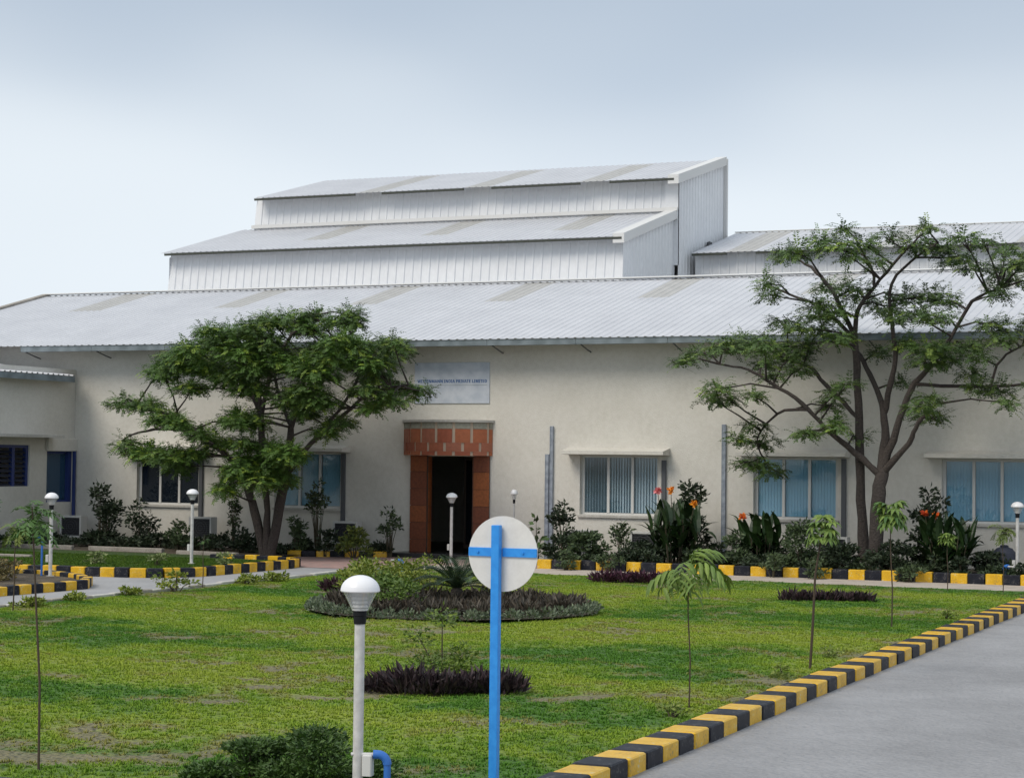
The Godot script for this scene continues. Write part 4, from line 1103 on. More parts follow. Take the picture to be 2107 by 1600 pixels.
func tree(called: String, label: String, clumps: Array, limbs: Array, ca: Color, cb: Color, tip: Color, dens: float, s: int, group: String) -> void:
	rng.seed = s
	var base := Vector3(limbs[0][0], 0, limbs[0][2])
	var o := thing(called, label, "tree", base, 0.0, group)
	var b := Build.new()
	var nodes := []
	for l in limbs:
		var p := []; var r := []
		for i in range(0, l.size(), 4):
			p.append(Vector3(l[i], l[i + 1], l[i + 2]) - base); r.append(l[i + 3])
		# smooth the polyline
		var c := Curve3D.new()
		for i in p.size():
			var t: Vector3 = (p[mini(i + 1, p.size() - 1)] - p[maxi(i - 1, 0)]) * 0.16
			c.add_point(p[i], -t, t)
		var pp := []; var rr := []
		var n: int = (p.size() - 1) * 4
		for k in n + 1:
			var f: float = float(k) / n * (p.size() - 1)
			var i := mini(int(f), p.size() - 2)
			var w := Vector3(rng.randf_range(-1, 1), rng.randf_range(-1, 1), rng.randf_range(-1, 1)) * 0.018
			pp.append(c.sample(i, f - i) + (w if k > 0 else Vector3.ZERO))
			rr.append(lerpf(r[i], r[i + 1], f - i) * rng.randf_range(0.93, 1.08))
		if l[1] < 0.2: rr[0] *= 1.2
		b.tube(pp, rr, 9)
		for k in pp.size(): nodes.append(pp[k])
	var f := Build.new()
	for cl in clumps:
		var ctr := Vector3(cl[0], cl[1], cl[2]) - base
		var best := Vector3.ZERO; var bd := 1e9
		for q in nodes:
			var dd: float = q.distance_to(ctr) + maxf(0.0, q.y - ctr.y) * 1.5
			if dd < bd and q.y > 1.4: bd = dd; best = q
		var mid := best.lerp(ctr, 0.5) + rdir() * 0.08 + Vector3.UP * 0.06
		b.tube([best, mid, ctr], [0.028, 0.02, 0.01], 5)
		var rx: float = cl[3]; var ry: float = cl[4]
		var n := int(dens * rx * (ry + 0.1))
		for t in 4:
			var e := ctr + Vector3(rdir().x * rx, rng.randf_range(-0.2, 0.8) * ry, rdir().z * rx) * 0.75
			b.tube([mid.lerp(ctr, 0.4), (ctr + e) * 0.5, e], [0.012, 0.009, 0.005], 4)
		var tone := rng.randf_range(0.75, 1.25)
		for k in n:
			var u := rdir()
			var rad := pow(rng.randf(), 0.45)
			var p := ctr + Vector3(u.x * rx, u.y * ry, u.z * rx) * rad * 0.9
			var d := (Vector3(u.x, absf(u.y) * 0.3, u.z) + rdir() * 0.6 + Vector3.UP * 0.1).normalized()
			var col := pick(ca, cb)
			if rng.randf() < 0.2: col = col.lerp(tip, rng.randf())
			f.col = Color(col.r * tone, col.g * tone, col.b * tone)
			fern_frond(f, p, d, rng.randf_range(0.2, 0.4), 7, rng.randf_range(0.065, 0.115), 0.031, rng.randf_range(0.5, 1.3))
	put(b, "trunk", M.bark, o)
	var cr := put(f, "crown", M.leaf, o)
	cr.set_meta("kind", "stuff")

func shrub(called: String, label: String, at: Vector3, r: float, h: float, leaf: float, n: int, ca: Color, cb: Color, m: Material, category := "shrub", group := "", base_h := 0.0, slim := false) -> Node3D:
	var o := thing(called, label, category, at, 0.0, group)
	var st := Build.new()
	var f := Build.new()
	var centres := []
	var nc := 5 + int(h * 5)
	for k in nc:
		var a := rng.randf() * TAU; var q := sqrt(rng.randf()) * r * 0.95
		var y := lerpf(maxf(base_h, 0.15 * h), h * 0.88, rng.randf() if not slim else pow(rng.randf(), 0.6))
		if y > 0.8 * h: q *= 0.8
		centres.append(Vector3(cos(a) * q, y, sin(a) * q))
	centres.append(Vector3(0, h * 0.93, 0))
	for c in centres:
		var root := Vector3(c.x * 0.2, -0.03, c.z * 0.2)
		st.tube([root, Vector3(c.x * 0.5, c.y * 0.55, c.z * 0.5), c], [0.012 + 0.008 * h, 0.009, 0.004], 5)
	for k in n:
		var c: Vector3 = centres[rng.randi() % centres.size()]
		var u := rdir()
		var p: Vector3 = c + Vector3(u.x * r * 0.5, u.y * minf(h * 0.17, r * 0.5), u.z * r * 0.5) * pow(rng.randf(), 0.45)
		if p.y < 0.01: p.y = rng.randf_range(0.01, 0.1)
		var d := (Vector3(u.x, 0.25, u.z) + rdir() * 0.7).normalized()
		f.col = pick(ca, cb)
		var s := d.cross(rdir()).normalized()
		f.leaf(p, d, s, leaf * rng.randf_range(0.7, 1.2), leaf * rng.randf_range(0.4, 0.55))
	put(st, "stem", M.stem, o)
	var fo := put(f, "foliage", m, o)
	fo.set_meta("kind", "stuff")
	return o

func canna(label: String, at: Vector3, r: float, h: float, n: int, flowers: Array) -> void:
	var o := thing("canna_clump", label, "plant", at, 0.0, "canna clumps under the windows")
	var leaves := []
	for k in 5:
		var b := Build.new()
		b.col = pick(Color(0.012, 0.03, 0.010), Color(0.025, 0.055, 0.014))
		b.blade(Vector3.ZERO, Vector3(0.35, 1, 0).normalized(), Vector3(0, 0, 1), 0.6 + 0.06 * k, 0.15 + 0.018 * k, 0.5 + 0.3 * k, 5)
		leaves.append(b.mesh())
	var st := Build.new()
	var ns := int(n / 5.0)
	for s in ns:
		var a := TAU * s / ns + rng.randf_range(-0.3, 0.3); var q := sqrt(rng.randf()) * r * 0.55
		var foot := Vector3(cos(a) * q, 0, sin(a) * q)
		var top := foot * 1.5 + Vector3(0, h * rng.randf_range(0.5, 0.72), 0)
		st.tube([foot, foot.lerp(top, 0.5), top], [0.02, 0.016, 0.01], 6)
		for j in 5:
			var f := 0.12 + 0.88 * j / 4.0
			var yaw := rng.randf() * TAU
			var t := Transform3D(Basis(Vector3.UP, yaw) * Basis(Vector3(0, 0, 1), rng.randf_range(-1.0, 0.0) if j < 4 else 0.15), foot.lerp(top, f * 0.9))
			put(leaves[rng.randi() % 5], "leaf", M.leaf_dark, o, t)
	put(st, "stem", M.stem, o)
	for fl in flowers:
		var b := Build.new()
		var p := Vector3(fl[0], fl[1], fl[2])
		for k in 26:
			b.col = pick(fl[3], fl[4])
			var d := (rdir() + Vector3.UP * 0.4).normalized()
			b.leaf(p + rdir() * 0.03, d, d.cross(rdir()).normalized(), 0.11, 0.075)
		put(b, "flower", M.flower, o)
		var sb := Build.new()
		sb.tube([Vector3(p.x * 0.7, h * 0.45, p.z * 0.7), p], [0.014, 0.008], 5)
		put(sb, "flower_stalk", M.stem, o)

func sapling(label: String, at: Vector3, h: float, lean: Vector3, n: int, length: float, ca: Color, cb: Color, style: String, thick := 0.012, group := "staked saplings") -> void:
	var o := thing("sapling", label, "sapling", at, 0.0, group)
	var st := Build.new()
	var top := Vector3(lean.x, h, lean.z)
	st.tube([Vector3(0, -0.05, 0), Vector3(lean.x * 0.15 + 0.012, h * 0.33, lean.z * 0.2), Vector3(lean.x * 0.45 - 0.01, h * 0.66, lean.z * 0.5), top], [thick, thick * 0.9, thick * 0.75, thick * 0.5], 7)
	put(st, "stem", M.stake, o)
	var meshes := []
	for k in 4:
		var b := Build.new()
		b.col = pick(ca, cb)
		if style == "feather":
			fern_frond(b, Vector3.ZERO, Vector3(1, 0.55, 0), length * (0.85 + 0.1 * k), 11, length * 0.3, length * 0.085, 1.8)
		elif style == "hang":
			b.tube([Vector3.ZERO, Vector3(length * 0.35, length * 0.12, 0), Vector3(length * 0.6, -length * 0.1, 0)], [0.004, 0.003, 0.002], 4)
			for j in 9:
				b.col = pick(ca, cb)
				var f := 0.25 + 0.75 * j / 8.0
				var p := Vector3(length * 0.62 * f, length * (0.12 * sin(PI * f) - 0.1 * f * f), 0)
				b.blade(p, Vector3(0.5, -0.25, 0.9 if j % 2 else -0.9).normalized(), Vector3(0.8, 0, -0.3 if j % 2 else 0.3).normalized(), length * 0.45, length * 0.09, 2.6, 4)
		else:    # lobed hand-like leaf on a stalk
			b.tube([Vector3.ZERO, Vector3(length * 0.45, length * 0.2, 0)], [0.005, 0.003], 4)
			for j in 7:
				var a := lerpf(-2.1, 2.1, j / 6.0)
				b.col = pick(ca, cb)
				b.blade(Vector3(length * 0.45, length * 0.2, 0), Vector3(cos(a), -0.15, sin(a)).normalized(), Vector3(-sin(a), 0, cos(a)), length * (0.62 - 0.07 * absf(a)), length * 0.2, 1.4, 3)
		meshes.append(b.mesh())
	for k in n:
		var f := rng.randf_range(0.0, 0.4)
		var p := top.lerp(Vector3(lean.x * 0.6, h * 0.7, lean.z * 0.6), f)
		var t := Transform3D(Basis(Vector3.UP, TAU * k / n * 2.4 + rng.randf_range(-0.3, 0.3)) * Basis(Vector3(0, 0, 1), rng.randf_range(-0.7, 0.6)), p)
		put(meshes[rng.randi() % 4], "leaf", M.leaf, o, t)

func spiky_clump(label: String, at: Vector3, r: float, h: float, n: int, ca: Color, cb: Color, group: String) -> void:
	var o := thing("purple_plant", label, "plant", at, 0.0, group)
	var f := Build.new()
	for k in n:
		var a := rng.randf() * TAU; var q := sqrt(rng.randf()) * r
		var p := Vector3(cos(a) * q, rng.randf_range(0.0, 0.55) * h * (1.0 - 0.4 * q / r), sin(a) * q)
		var d := (Vector3(cos(a), 0, sin(a)) * rng.randf_range(0.1, 0.9) + Vector3.UP * rng.randf_range(0.4, 1.2) + rdir() * 0.4).normalized()
		f.col = pick(ca, cb, 0.25)
		var s := d.cross(rdir()).normalized()
		f.leaf(p, d, s, rng.randf_range(0.07, 0.22) * (0.6 + h), 0.04)
	var o2 := put(f, "foliage", M.leaf_purple, o)
	o2.set_meta("kind", "stuff")
	var st := Build.new()
	for k in 6:
		var a := TAU * k / 6.0
		st.tube([Vector3(cos(a) * r * 0.2, -0.03, sin(a) * r * 0.2), Vector3(cos(a) * r * 0.5, h * 0.6, sin(a) * r * 0.5)], [0.012, 0.006], 5)
	put(st, "stem", M.stem, o)

func cycad(at: Vector3) -> void:
	var o := thing("cycad", "dark green cycad with arching fronds in the round flower bed", "plant", at)
	var b := Build.new()
	b.lathe([Vector2(0.1, -0.05), Vector2(0.12, 0.1), Vector2(0.1, 0.25), Vector2(0.02, 0.3)], Vector3.ZERO, 10)
	put(b, "trunk", M.bark, o)
	var meshes := []
	for k in 4:
		var f := Build.new()
		f.col = pick(Color(0.02, 0.045, 0.018), Color(0.035, 0.065, 0.025))
		var q := Vector3.ZERO; var d := Vector3(1, 1.1 + 0.15 * k, 0).normalized()
		var pts := [q]; var rad := [0.008]
		var nseg := 22
		for j in nseg:
			var s := Vector3(0, 0, 1)
			var l := 0.2 * sin(PI * (0.15 + 0.8 * j / nseg))
			f.leaf(q, (s + d * 0.6 + Vector3.UP * 0.25).normalized(), d, l, 0.028)
			f.leaf(q, (-s + d * 0.6 + Vector3.UP * 0.25).normalized(), d, l, 0.028)
			q += d * (0.95 / nseg)
			d = (d + Vector3.DOWN * (0.075 - 0.008 * k)).normalized()
			pts.append(q); rad.append(0.006)
		f.tube(pts, rad, 4)
		meshes.append(f.mesh())
	for k in 26:
		put(meshes[k % 4], "frond", M.leaf_dark, o, Transform3D(Basis(Vector3.UP, TAU * k * 0.381) * Basis(Vector3(0, 0, 1), lerpf(0.35, -0.55, k / 25.0)), Vector3(0, 0.26, 0)))

func round_bed() -> void:
	var c := Vector3(8.17, 0.0, 17.1)
	var b := Build.new()
	var ring := []
	for k in 36: ring.append([c.x + cos(TAU * k / 36) * 2.42, c.z + sin(TAU * k / 36) * 2.42])
	sheet(b, ring, 0.115)
	var soil := structure(b, "flower_bed_soil", M.soil)
	# silver-green edging plants, one by one round the rim
	var n := 44
	for k in n:
		var a := TAU * k / n
		var r := 2.3 + rng.randf_range(-0.05, 0.05)
		var p := c + Vector3(cos(a) * r, 0.1, sin(a) * r)
		var o := thing("silver_edging_plant", "low silvery green plant edging the round flower bed", "plant", p, 0.0, "silver plants edging the round bed")
		var f := Build.new()
		for j in 130:
			var u := rdir(); u.y = absf(u.y)
			f.col = pick(Color(0.075, 0.105, 0.065), Color(0.18, 0.215, 0.14), 0.2)
			var d := (u + rdir() * 0.6 + Vector3.UP * 0.3).normalized()
			f.leaf(Vector3(u.x * 0.17, u.y * 0.15, u.z * 0.17) * pow(rng.randf(), 0.4), d, d.cross(rdir()).normalized(), 0.06, 0.032)
		var fo := put(f, "foliage", M.leaf, o)
		fo.set_meta("kind", "stuff")
	# maroon plants inside
	var i := 0
	for rr in [1.85, 1.35, 0.8]:
		var m := int(rr * 8)
		for k in m:
			var a := TAU * (k + rng.randf_range(-0.2, 0.2)) / m
			var p := c + Vector3(cos(a) * rr, 0.11, sin(a) * rr)
			spiky_clump("low maroon leafed plant filling the round flower bed", p, 0.34, 0.30 + rng.randf_range(-0.04, 0.08), 230, Color(0.032, 0.03, 0.02), Color(0.09, 0.07, 0.05), "maroon plants in the round bed")
			i += 1
	cycad(Vector3(7.9, 0.12, 16.4))
	var g1 := Color(0.10, 0.15, 0.02); var g2 := Color(0.24, 0.27, 0.03)
	var at := [[6.9, 15.4, 0.6, 0.75, "tall yellow-green bush behind the round bed, nearest the cycad"], [6.2, 15.0, 0.55, 0.65, "yellow-green bush behind the round bed left of the cycad"], [5.3, 14.4, 0.55, 0.6, "yellow-green bush over the lamp dome behind the round bed"], [4.6, 13.6, 0.5, 0.55, "leftmost yellow-green bush behind the round bed"], [7.6, 17.9, 0.45, 0.5, "green bush within the round bed before the cycad"], [6.7, 16.7, 0.5, 0.5, "green bush at the left inside the round bed"]]
	for q in at:
		shrub("yellow_green_bush", q[4], Vector3(q[0], 0.07, q[1]), q[2], q[3], 0.085, 900, g1 if q[0] < 7.5 and q[1] < 16 else Color(0.06, 0.11, 0.02), g2 if q[1] < 16 else Color(0.13, 0.2, 0.03), M.leaf, "bush", "bushes of the round bed")
	spiky_clump("small dark purple plant left of the yellow-green bushes", Vector3(4.2, 0.06, 13.9), 0.3, 0.35, 260, Color(0.03, 0.012, 0.018), Color(0.075, 0.03, 0.04), "purple plants on the lawn")

var bare := FastNoiseLite.new()
var tint := FastNoiseLite.new()
var fine := FastNoiseLite.new()
const WORN := [[9.0, 29.8, 1.5, 0.8], [10.8, 29.2, 1.0, 0.6], [12.4, 27.9, 0.4, 0.45], [12.9, 32.7, 0.9, 0.5], [11.8, 33.4, 1.0, 0.6], [8.2, 28.2, 0.9, 0.5], [13.6, 32.1, 0.45, 0.4], [7.0, 30.5, 0.8, 0.6], [10.0, 31.2, 0.6, 0.4], [9.4, 20.6, 0.6, 0.3], [13.4, 9.6, 0.8, 0.35], [12.2, 28.4, 0.5, 0.3]]
func wear(x: float, z: float) -> float:
	var v := 0.85 * bare.get_noise_2d(x, z) + 0.6 * fine.get_noise_2d(x, z)
	for s in WORN:
		var e := Vector2((x - s[0]) / s[2], (z - s[1]) / s[3]).length_squared()
		if e < 1.0: v += 0.6 * (1.0 - e)
	return v
func turf(x: float, z: float) -> Color:
	var q := tint.get_noise_2d(x * 0.6, z) * 1.2 + fine.get_noise_2d(x, z) * 0.45
	var c := Color(0.205, 0.30, 0.038)
	if q < 0: return c.lerp(Color(0.085, 0.19, 0.03), minf(-q * 2.0, 1.0))
	return c.lerp(Color(0.27, 0.335, 0.05), minf(q * 2.0, 1.0))

func grass() -> void:
	var t := Build.new()
	for k in 8:
		var a := TAU * k / 8.0 + rng.randf()
		var d := Vector3(cos(a), 0, sin(a))
		var p := d * 0.035 * rng.randf()
		var s := Vector3(-sin(a), 0, cos(a)) * 0.0085
		var l := rng.randf_range(0.016, 0.032)
		var tip := p + d * l * 0.7 + Vector3.UP * l
		t.tri(p - s, p + s, tip)
	var mm := MultiMesh.new()
	mm.transform_format = MultiMesh.TRANSFORM_3D
	mm.use_colors = true
	mm.mesh = t.mesh()
	var xf := []; var cols := []
	for k in 130000:
		var x := rng.randf_range(1.62, 16.17); var z := 6.6 + 27.8 * pow(rng.randf(), 0.85)
		if Vector2(x - 8.17, z - 17.1).length() < 2.35: continue
		var v := wear(x, z)
		if v > 0.24 and rng.randf() < (v - 0.24) * 2.4: continue
		var c := turf(x, z)
		var jit := rng.randf_range(0.92, 1.15)
		c = Color(c.r * jit, c.g * jit, c.b)
		if v > 0.14: c = c.lerp(Color(0.25, 0.21, 0.075), minf((v - 0.14) * 2.5, 0.75))
		var sc := rng.randf_range(0.6, 1.25)
		xf.append(Transform3D(Basis(Vector3.UP, rng.randf() * TAU).scaled(Vector3(sc, sc * rng.randf_range(0.7, 1.2), sc)), Vector3(x, lawn_y(x, z) - 0.004, z)))
		cols.append(c)
	for k in 9000:
		var x := rng.randf_range(-11, -1.2); var z := rng.randf_range(6.0, 11.7)
		var c := Color(0.05, 0.11, 0.02).lerp(Color(0.1, 0.16, 0.025), rng.randf())
		xf.append(Transform3D(Basis(Vector3.UP, rng.randf() * TAU).scaled(Vector3.ONE * rng.randf_range(0.9, 1.6)), Vector3(x, 0.098, z)))
		cols.append(c)
	mm.instance_count = xf.size()
	for k in xf.size():
		mm.set_instance_transform(k, xf[k]); mm.set_instance_color(k, cols[k])
	var o := MultiMeshInstance3D.new()
	o.multimesh = mm
	o.material_override = M.grass
	o.name = "grass"
	add_child(o)
	o.set_meta("kind", "stuff")
	tag(o, "short patchy green grass covering the lawn", "grass")

func planting() -> void:
	rng.seed = 77
	var dk1 := Color(0.014, 0.026, 0.013); var dk2 := Color(0.04, 0.062, 0.028)
	var md1 := Color(0.04, 0.065, 0.03); var md2 := Color(0.10, 0.145, 0.06)
	for q in WALL_PLANTS:
		var at := Vector3(q[2], 0.13 if q[2] > 3.5 else 0.05, q[3])
		var h: float = q[4] - at.y
		var r: float = q[5]
		match q[0]:
			"dark": shrub("shrub", q[1], at, r, h, 0.14, int(850 * r * (0.4 + h)), dk1, dk2, M.leaf, "shrub", "shrubs along the wall")
			"mid": shrub("shrub", q[1], at, r, h, 0.12, int(1700 * r * (0.4 + h)), md1, md2, M.leaf, "shrub", "shrubs along the wall")
			"slim": shrub("slender_shrub", q[1], at, r, h, 0.12, int(700 * r * (0.3 + h)), dk1, md2, M.leaf, "shrub", "shrubs along the wall", h * 0.45, true)
			"yellow": shrub("shrub", q[1], at, r, h, 0.12, int(1700 * r * (0.4 + h)), Color(0.05, 0.08, 0.02), Color(0.19, 0.22, 0.04), M.leaf, "shrub", "shrubs along the wall")
			"broad": shrub("shrub", q[1], at, r, h, 0.22, 60, md1, Color(0.07, 0.13, 0.03), M.leaf, "shrub", "shrubs along the wall")
			"low": shrub("low_bush", q[1], at, r, h, 0.12, int(1800 * r * (0.5 + h)), dk1, dk2, M.leaf, "bush", "low bushes along the wall")
	var nth := ["leftmost", "second from left", "third from left", "fourth from left", "fifth from left", "sixth from left", "seventh from left", "eighth from left", "eighth from right", "seventh from right", "sixth from right", "fifth from right", "fourth from right", "third from right", "second from right", "rightmost"]
	for k in 16:
		var x := 4.5 + 0.72 * k + rng.randf_range(-0.15, 0.15)
		shrub("low_bush", "low dark bush directly behind the front bed's kerb, %s" % nth[k], Vector3(x, 0.13, rng.randf_range(2.7, 3.4)), rng.randf_range(0.3, 0.5), rng.randf_range(0.2, 0.4), 0.12, 420, dk1, dk2.lerp(md2, rng.randf() * 0.7), M.leaf, "bush", "low bushes behind the front kerb")
	for k in 8:
		var x := -11.2 + 1.05 * k + rng.randf_range(-0.2, 0.2)
		shrub("low_bush", "low dark bush in the left bed behind the pale edging, %s" % nth[k if k < 4 else k + 8], Vector3(x, 0.05, rng.randf_range(1.6, 2.8)), rng.randf_range(0.4, 0.6), rng.randf_range(0.25, 0.45), 0.13, 420, dk1, dk2, M.leaf, "bush", "low bushes in the left bed")
	var over := [[4.95, 0.42, "bush spilling over the front kerb just right of the disc sign"], [6.0, 0.36, "bush spilling over the front kerb left of the large canna"], [9.9, 0.5, "grey-green bush spilling over the kerb right of the middle canna"], [10.9, 0.4, "bush spilling over the kerb before the right-hand trees"], [13.0, 0.3, "small bush spilling over the kerb before the red-flowered canna"]]
	for q in over:
		shrub("low_bush", q[2], Vector3(q[0], 0.03, 4.22), 0.26, q[1], 0.1, 330, dk2, md2, M.leaf, "bush", "bushes spilling over the front kerb")
	var red := [Color(0.55, 0.06, 0.02), Color(0.75, 0.16, 0.03)]
	canna("large dark canna clump with pink and orange flowers under the third window", Vector3(6.85, 0.13, 2.0), 0.75, 1.5, 130, [[-0.42, 1.72, 0.1, Color(0.7, 0.18, 0.2), Color(0.8, 0.3, 0.3)], [-0.12, 1.75, 0.0, Color(0.8, 0.2, 0.02), Color(0.85, 0.35, 0.04)], [0.5, 1.45, 0.1, Color(0.8, 0.3, 0.02), Color(0.85, 0.4, 0.04)]])
	canna("mid-sized canna clump with one orange flower under the fourth window", Vector3(8.95, 0.13, 2.0), 0.55, 1.05, 105, [[-0.4, 1.15, 0.1, red[0], Color(0.85, 0.25, 0.03)]])
	canna("dark canna clump with red flowers left of the rightmost lamp", Vector3(13.35, 0.13, 2.2), 0.7, 1.2, 125, [[-0.5, 1.32, 0.0, red[0], red[1]], [-0.22, 1.27, 0.1, Color(0.75, 0.14, 0.03), Color(0.85, 0.25, 0.03)]])
	# purple rows on the lawn
	var p1 := Color(0.016, 0.012, 0.014); var p2 := Color(0.06, 0.036, 0.042)
	var w := ["leftmost", "second from left", "third from left", "fourth from left", "fifth from left", "sixth from left", "rightmost"]
	for k in 7:
		var f := k / 6.0
		spiky_clump("dark purple spiky plant in the nearest row, %s of seven" % w[k], Vector3(12.36 + 1.2 * f, 0.06, 27.72 - 0.55 * f + rng.randf_range(-0.1, 0.1)), [0.2, 0.26, 0.3, 0.24, 0.2, 0.27, 0.22][k], [0.24, 0.4, 0.38, 0.3, 0.27, 0.36, 0.33][k], 300, p1, p2, "purple plants on the lawn")
	for k in 4:
		var f := k / 3.0
		spiky_clump("magenta-purple plant in the row under the large canna, %s of four" % ["leftmost", "second", "third", "rightmost"][k], Vector3(7.6 + 1.05 * f, 0.06, 8.7 - 0.5 * f), 0.27, 0.36, 260, Color(0.035, 0.01, 0.022), Color(0.085, 0.025, 0.05), "purple plants on the lawn")
	for k in 5:
		var f := k / 4.0
		spiky_clump("dark maroon plant in the row near the road kerb, %s of five" % ["leftmost", "second", "middle", "fourth", "rightmost"][k], Vector3(12.5 + 1.1 * f, 0.06, 11.85 - 0.6 * f), 0.24, 0.26, 220, p1, Color(0.055, 0.026, 0.034), "purple plants on the lawn")
	# saplings
	var y1 := Color(0.10, 0.17, 0.03); var y2 := Color(0.19, 0.27, 0.045)
	var g1 := Color(0.05, 0.12, 0.025); var g2 := Color(0.09, 0.17, 0.035)
	sapling("tall thin sapling with drooping green leaves nearest the left edge", Vector3(12.38, 0.05, 33.67), 2.12, Vector3(-0.1, 0, 0.02), 18, 0.26, g1, g2, "feather", 0.011)
	sapling("slight sapling with olive leaves on the lawn corner beside the driveway", Vector3(2.0, 0.06, 20.7), 1.35, Vector3(0.05, 0, 0), 14, 0.34, Color(0.1, 0.14, 0.025), Color(0.17, 0.21, 0.04), "feather", 0.012)
	sapling("sapling with long drooping yellow-green leaves beside the large canna", Vector3(15.75, 0.06, 27.4), 1.5, Vector3(-0.02, 0, 0.0), 14, 0.55, y1, y2, "hang", 0.009)
	sapling("sapling with hand-shaped bright leaves on a dark stake near the road", Vector3(15.88, 0.06, 23.2), 1.78, Vector3(0.16, 0, 0.0), 26, 0.26, g2, y2, "hand", 0.018)
	sapling("slim sapling with a spreading light green crown before the right trees", Vector3(15.36, 0.06, 16.5), 1.82, Vector3(-0.03, 0, 0.0), 34, 0.33, g1, y2, "hand", 0.012)
	sapling("thin bare-stemmed sapling beside the driveway in line with the left lamp", Vector3(1.62, 0.06, 14.5), 0.95, Vector3(0.02, 0, 0), 4, 0.15, g1, g2, "feather", 0.01)
	sapling("small yellow-green sapling before the red-flowered canna", Vector3(14.3, 0.06, 6.9), 1.05, Vector3(0, 0, 0), 24, 0.24, y1, y2, "hand", 0.01)
	sapling("small olive sapling beside the rightmost lamp", Vector3(15.4, 0.06, 6.9), 1.28, Vector3(0, 0, 0), 16, 0.34, Color(0.09, 0.13, 0.03), Color(0.19, 0.24, 0.04), "feather", 0.01)
	sapling("sapling with big fresh green leaves left of the leftmost lamp", Vector3(-4.1, 0.08, 14.4), 1.55, Vector3(0.05, 0, 0), 22, 0.7, g1, g2, "feather", 0.018)
	sapling("second large-leaved sapling at the left edge behind the island", Vector3(-5.2, 0.08, 14.6), 1.6, Vector3(-0.05, 0, 0), 20, 0.7, g1, g2, "feather", 0.018)
	shrub("feathery_plant", "feathery light green plant rising behind the nearest purple row", Vector3(12.55, 0.06, 26.6), 0.36, 0.8, 0.06, 1100, Color(0.07, 0.12, 0.02), Color(0.16, 0.22, 0.03), M.leaf, "plant")
	shrub("green_bush", "dense dark green bush at the bottom beside the nearest lamp", Vector3(14.66, 0.03, 33.2), 0.46, 0.42, 0.05, 7000, Color(0.03, 0.065, 0.014), Color(0.08, 0.15, 0.028), M.leaf, "bush")
	shrub("green_bush", "lower dark green bush left of the dense one at the bottom", Vector3(14.15, 0.03, 33.35), 0.42, 0.32, 0.05, 5000, Color(0.03, 0.065, 0.014), Color(0.08, 0.15, 0.028), M.leaf, "bush")
	shrub("island_flowers", "mixed low flowering plants on the small island at left", Vector3(-2.9, 0.08, 15.2), 0.7, 0.4, 0.09, 1100, Color(0.05, 0.05, 0.02), Color(0.2, 0.15, 0.05), M.leaf, "plant")
	# weeds along the edging
	var wd := [[1.75, 15.6, 0.3, 0.42, "yellow-green weed clump beside the driveway, the tallest"], [1.75, 17.2, 0.17, 0.18, "yellow-green weed on the lawn edge left of the tallest weed"], [1.78, 18.7, 0.2, 0.16, "yellow-green weed on the lawn edge near the leftmost lamp"], [1.8, 20.0, 0.22, 0.15, "yellow-green weed on the lawn edge nearest the left side"], [1.78, 13.2, 0.2, 0.22, "weed clump on the lawn edge right of the bare-stemmed sapling"], [1.85, 12.3, 0.28, 0.2, "darker weed clump at the lawn edge before the side kerb's corner"], [2.3, 9.5, 0.3, 0.3, "green weed at the lawn's far corner near the entrance"]]
	for q in wd:
		shrub("weed", q[4], Vector3(q[0], 0.06, q[1]), q[2] * 1.2, q[3] * 0.85, 0.08, int(1300 * q[2]), Color(0.10, 0.15, 0.02), Color(0.27, 0.30, 0.035), M.leaf, "weed", "weeds along the lawn edge")
	var wk := [[15.7, 21.6, "pale weed by the road kerb left of the slim sapling"], [15.75, 14.2, "pale weed by the road kerb right of the slim sapling"], [15.8, 24.2, "weed at the foot of the dark stake by the road kerb"], [15.85, 28.2, "weed by the road kerb near the bottom of the photo"]]
	for q in wk:
		shrub("weed", q[2], Vector3(q[0], 0.06, q[1]), 0.16, 0.14, 0.05, 160, Color(0.10, 0.16, 0.03), Color(0.24, 0.28, 0.06), M.leaf, "weed", "weeds along the road kerb")
	var sw := [[-3.0, 9.2, "pale leafy weed on the side lawn beside the left lamp"], [-4.4, 9.6, "yellowish weed on the side lawn left of the left lamp"], [-1.9, 8.2, "green weed on the side lawn near its kerb"]]
	for q in sw:
		shrub("weed", q[2], Vector3(q[0], 0.1, q[1]), 0.24, 0.25, 0.1, 160, Color(0.10, 0.14, 0.04), Color(0.26, 0.30, 0.12), M.leaf, "weed", "weeds on the side lawn")

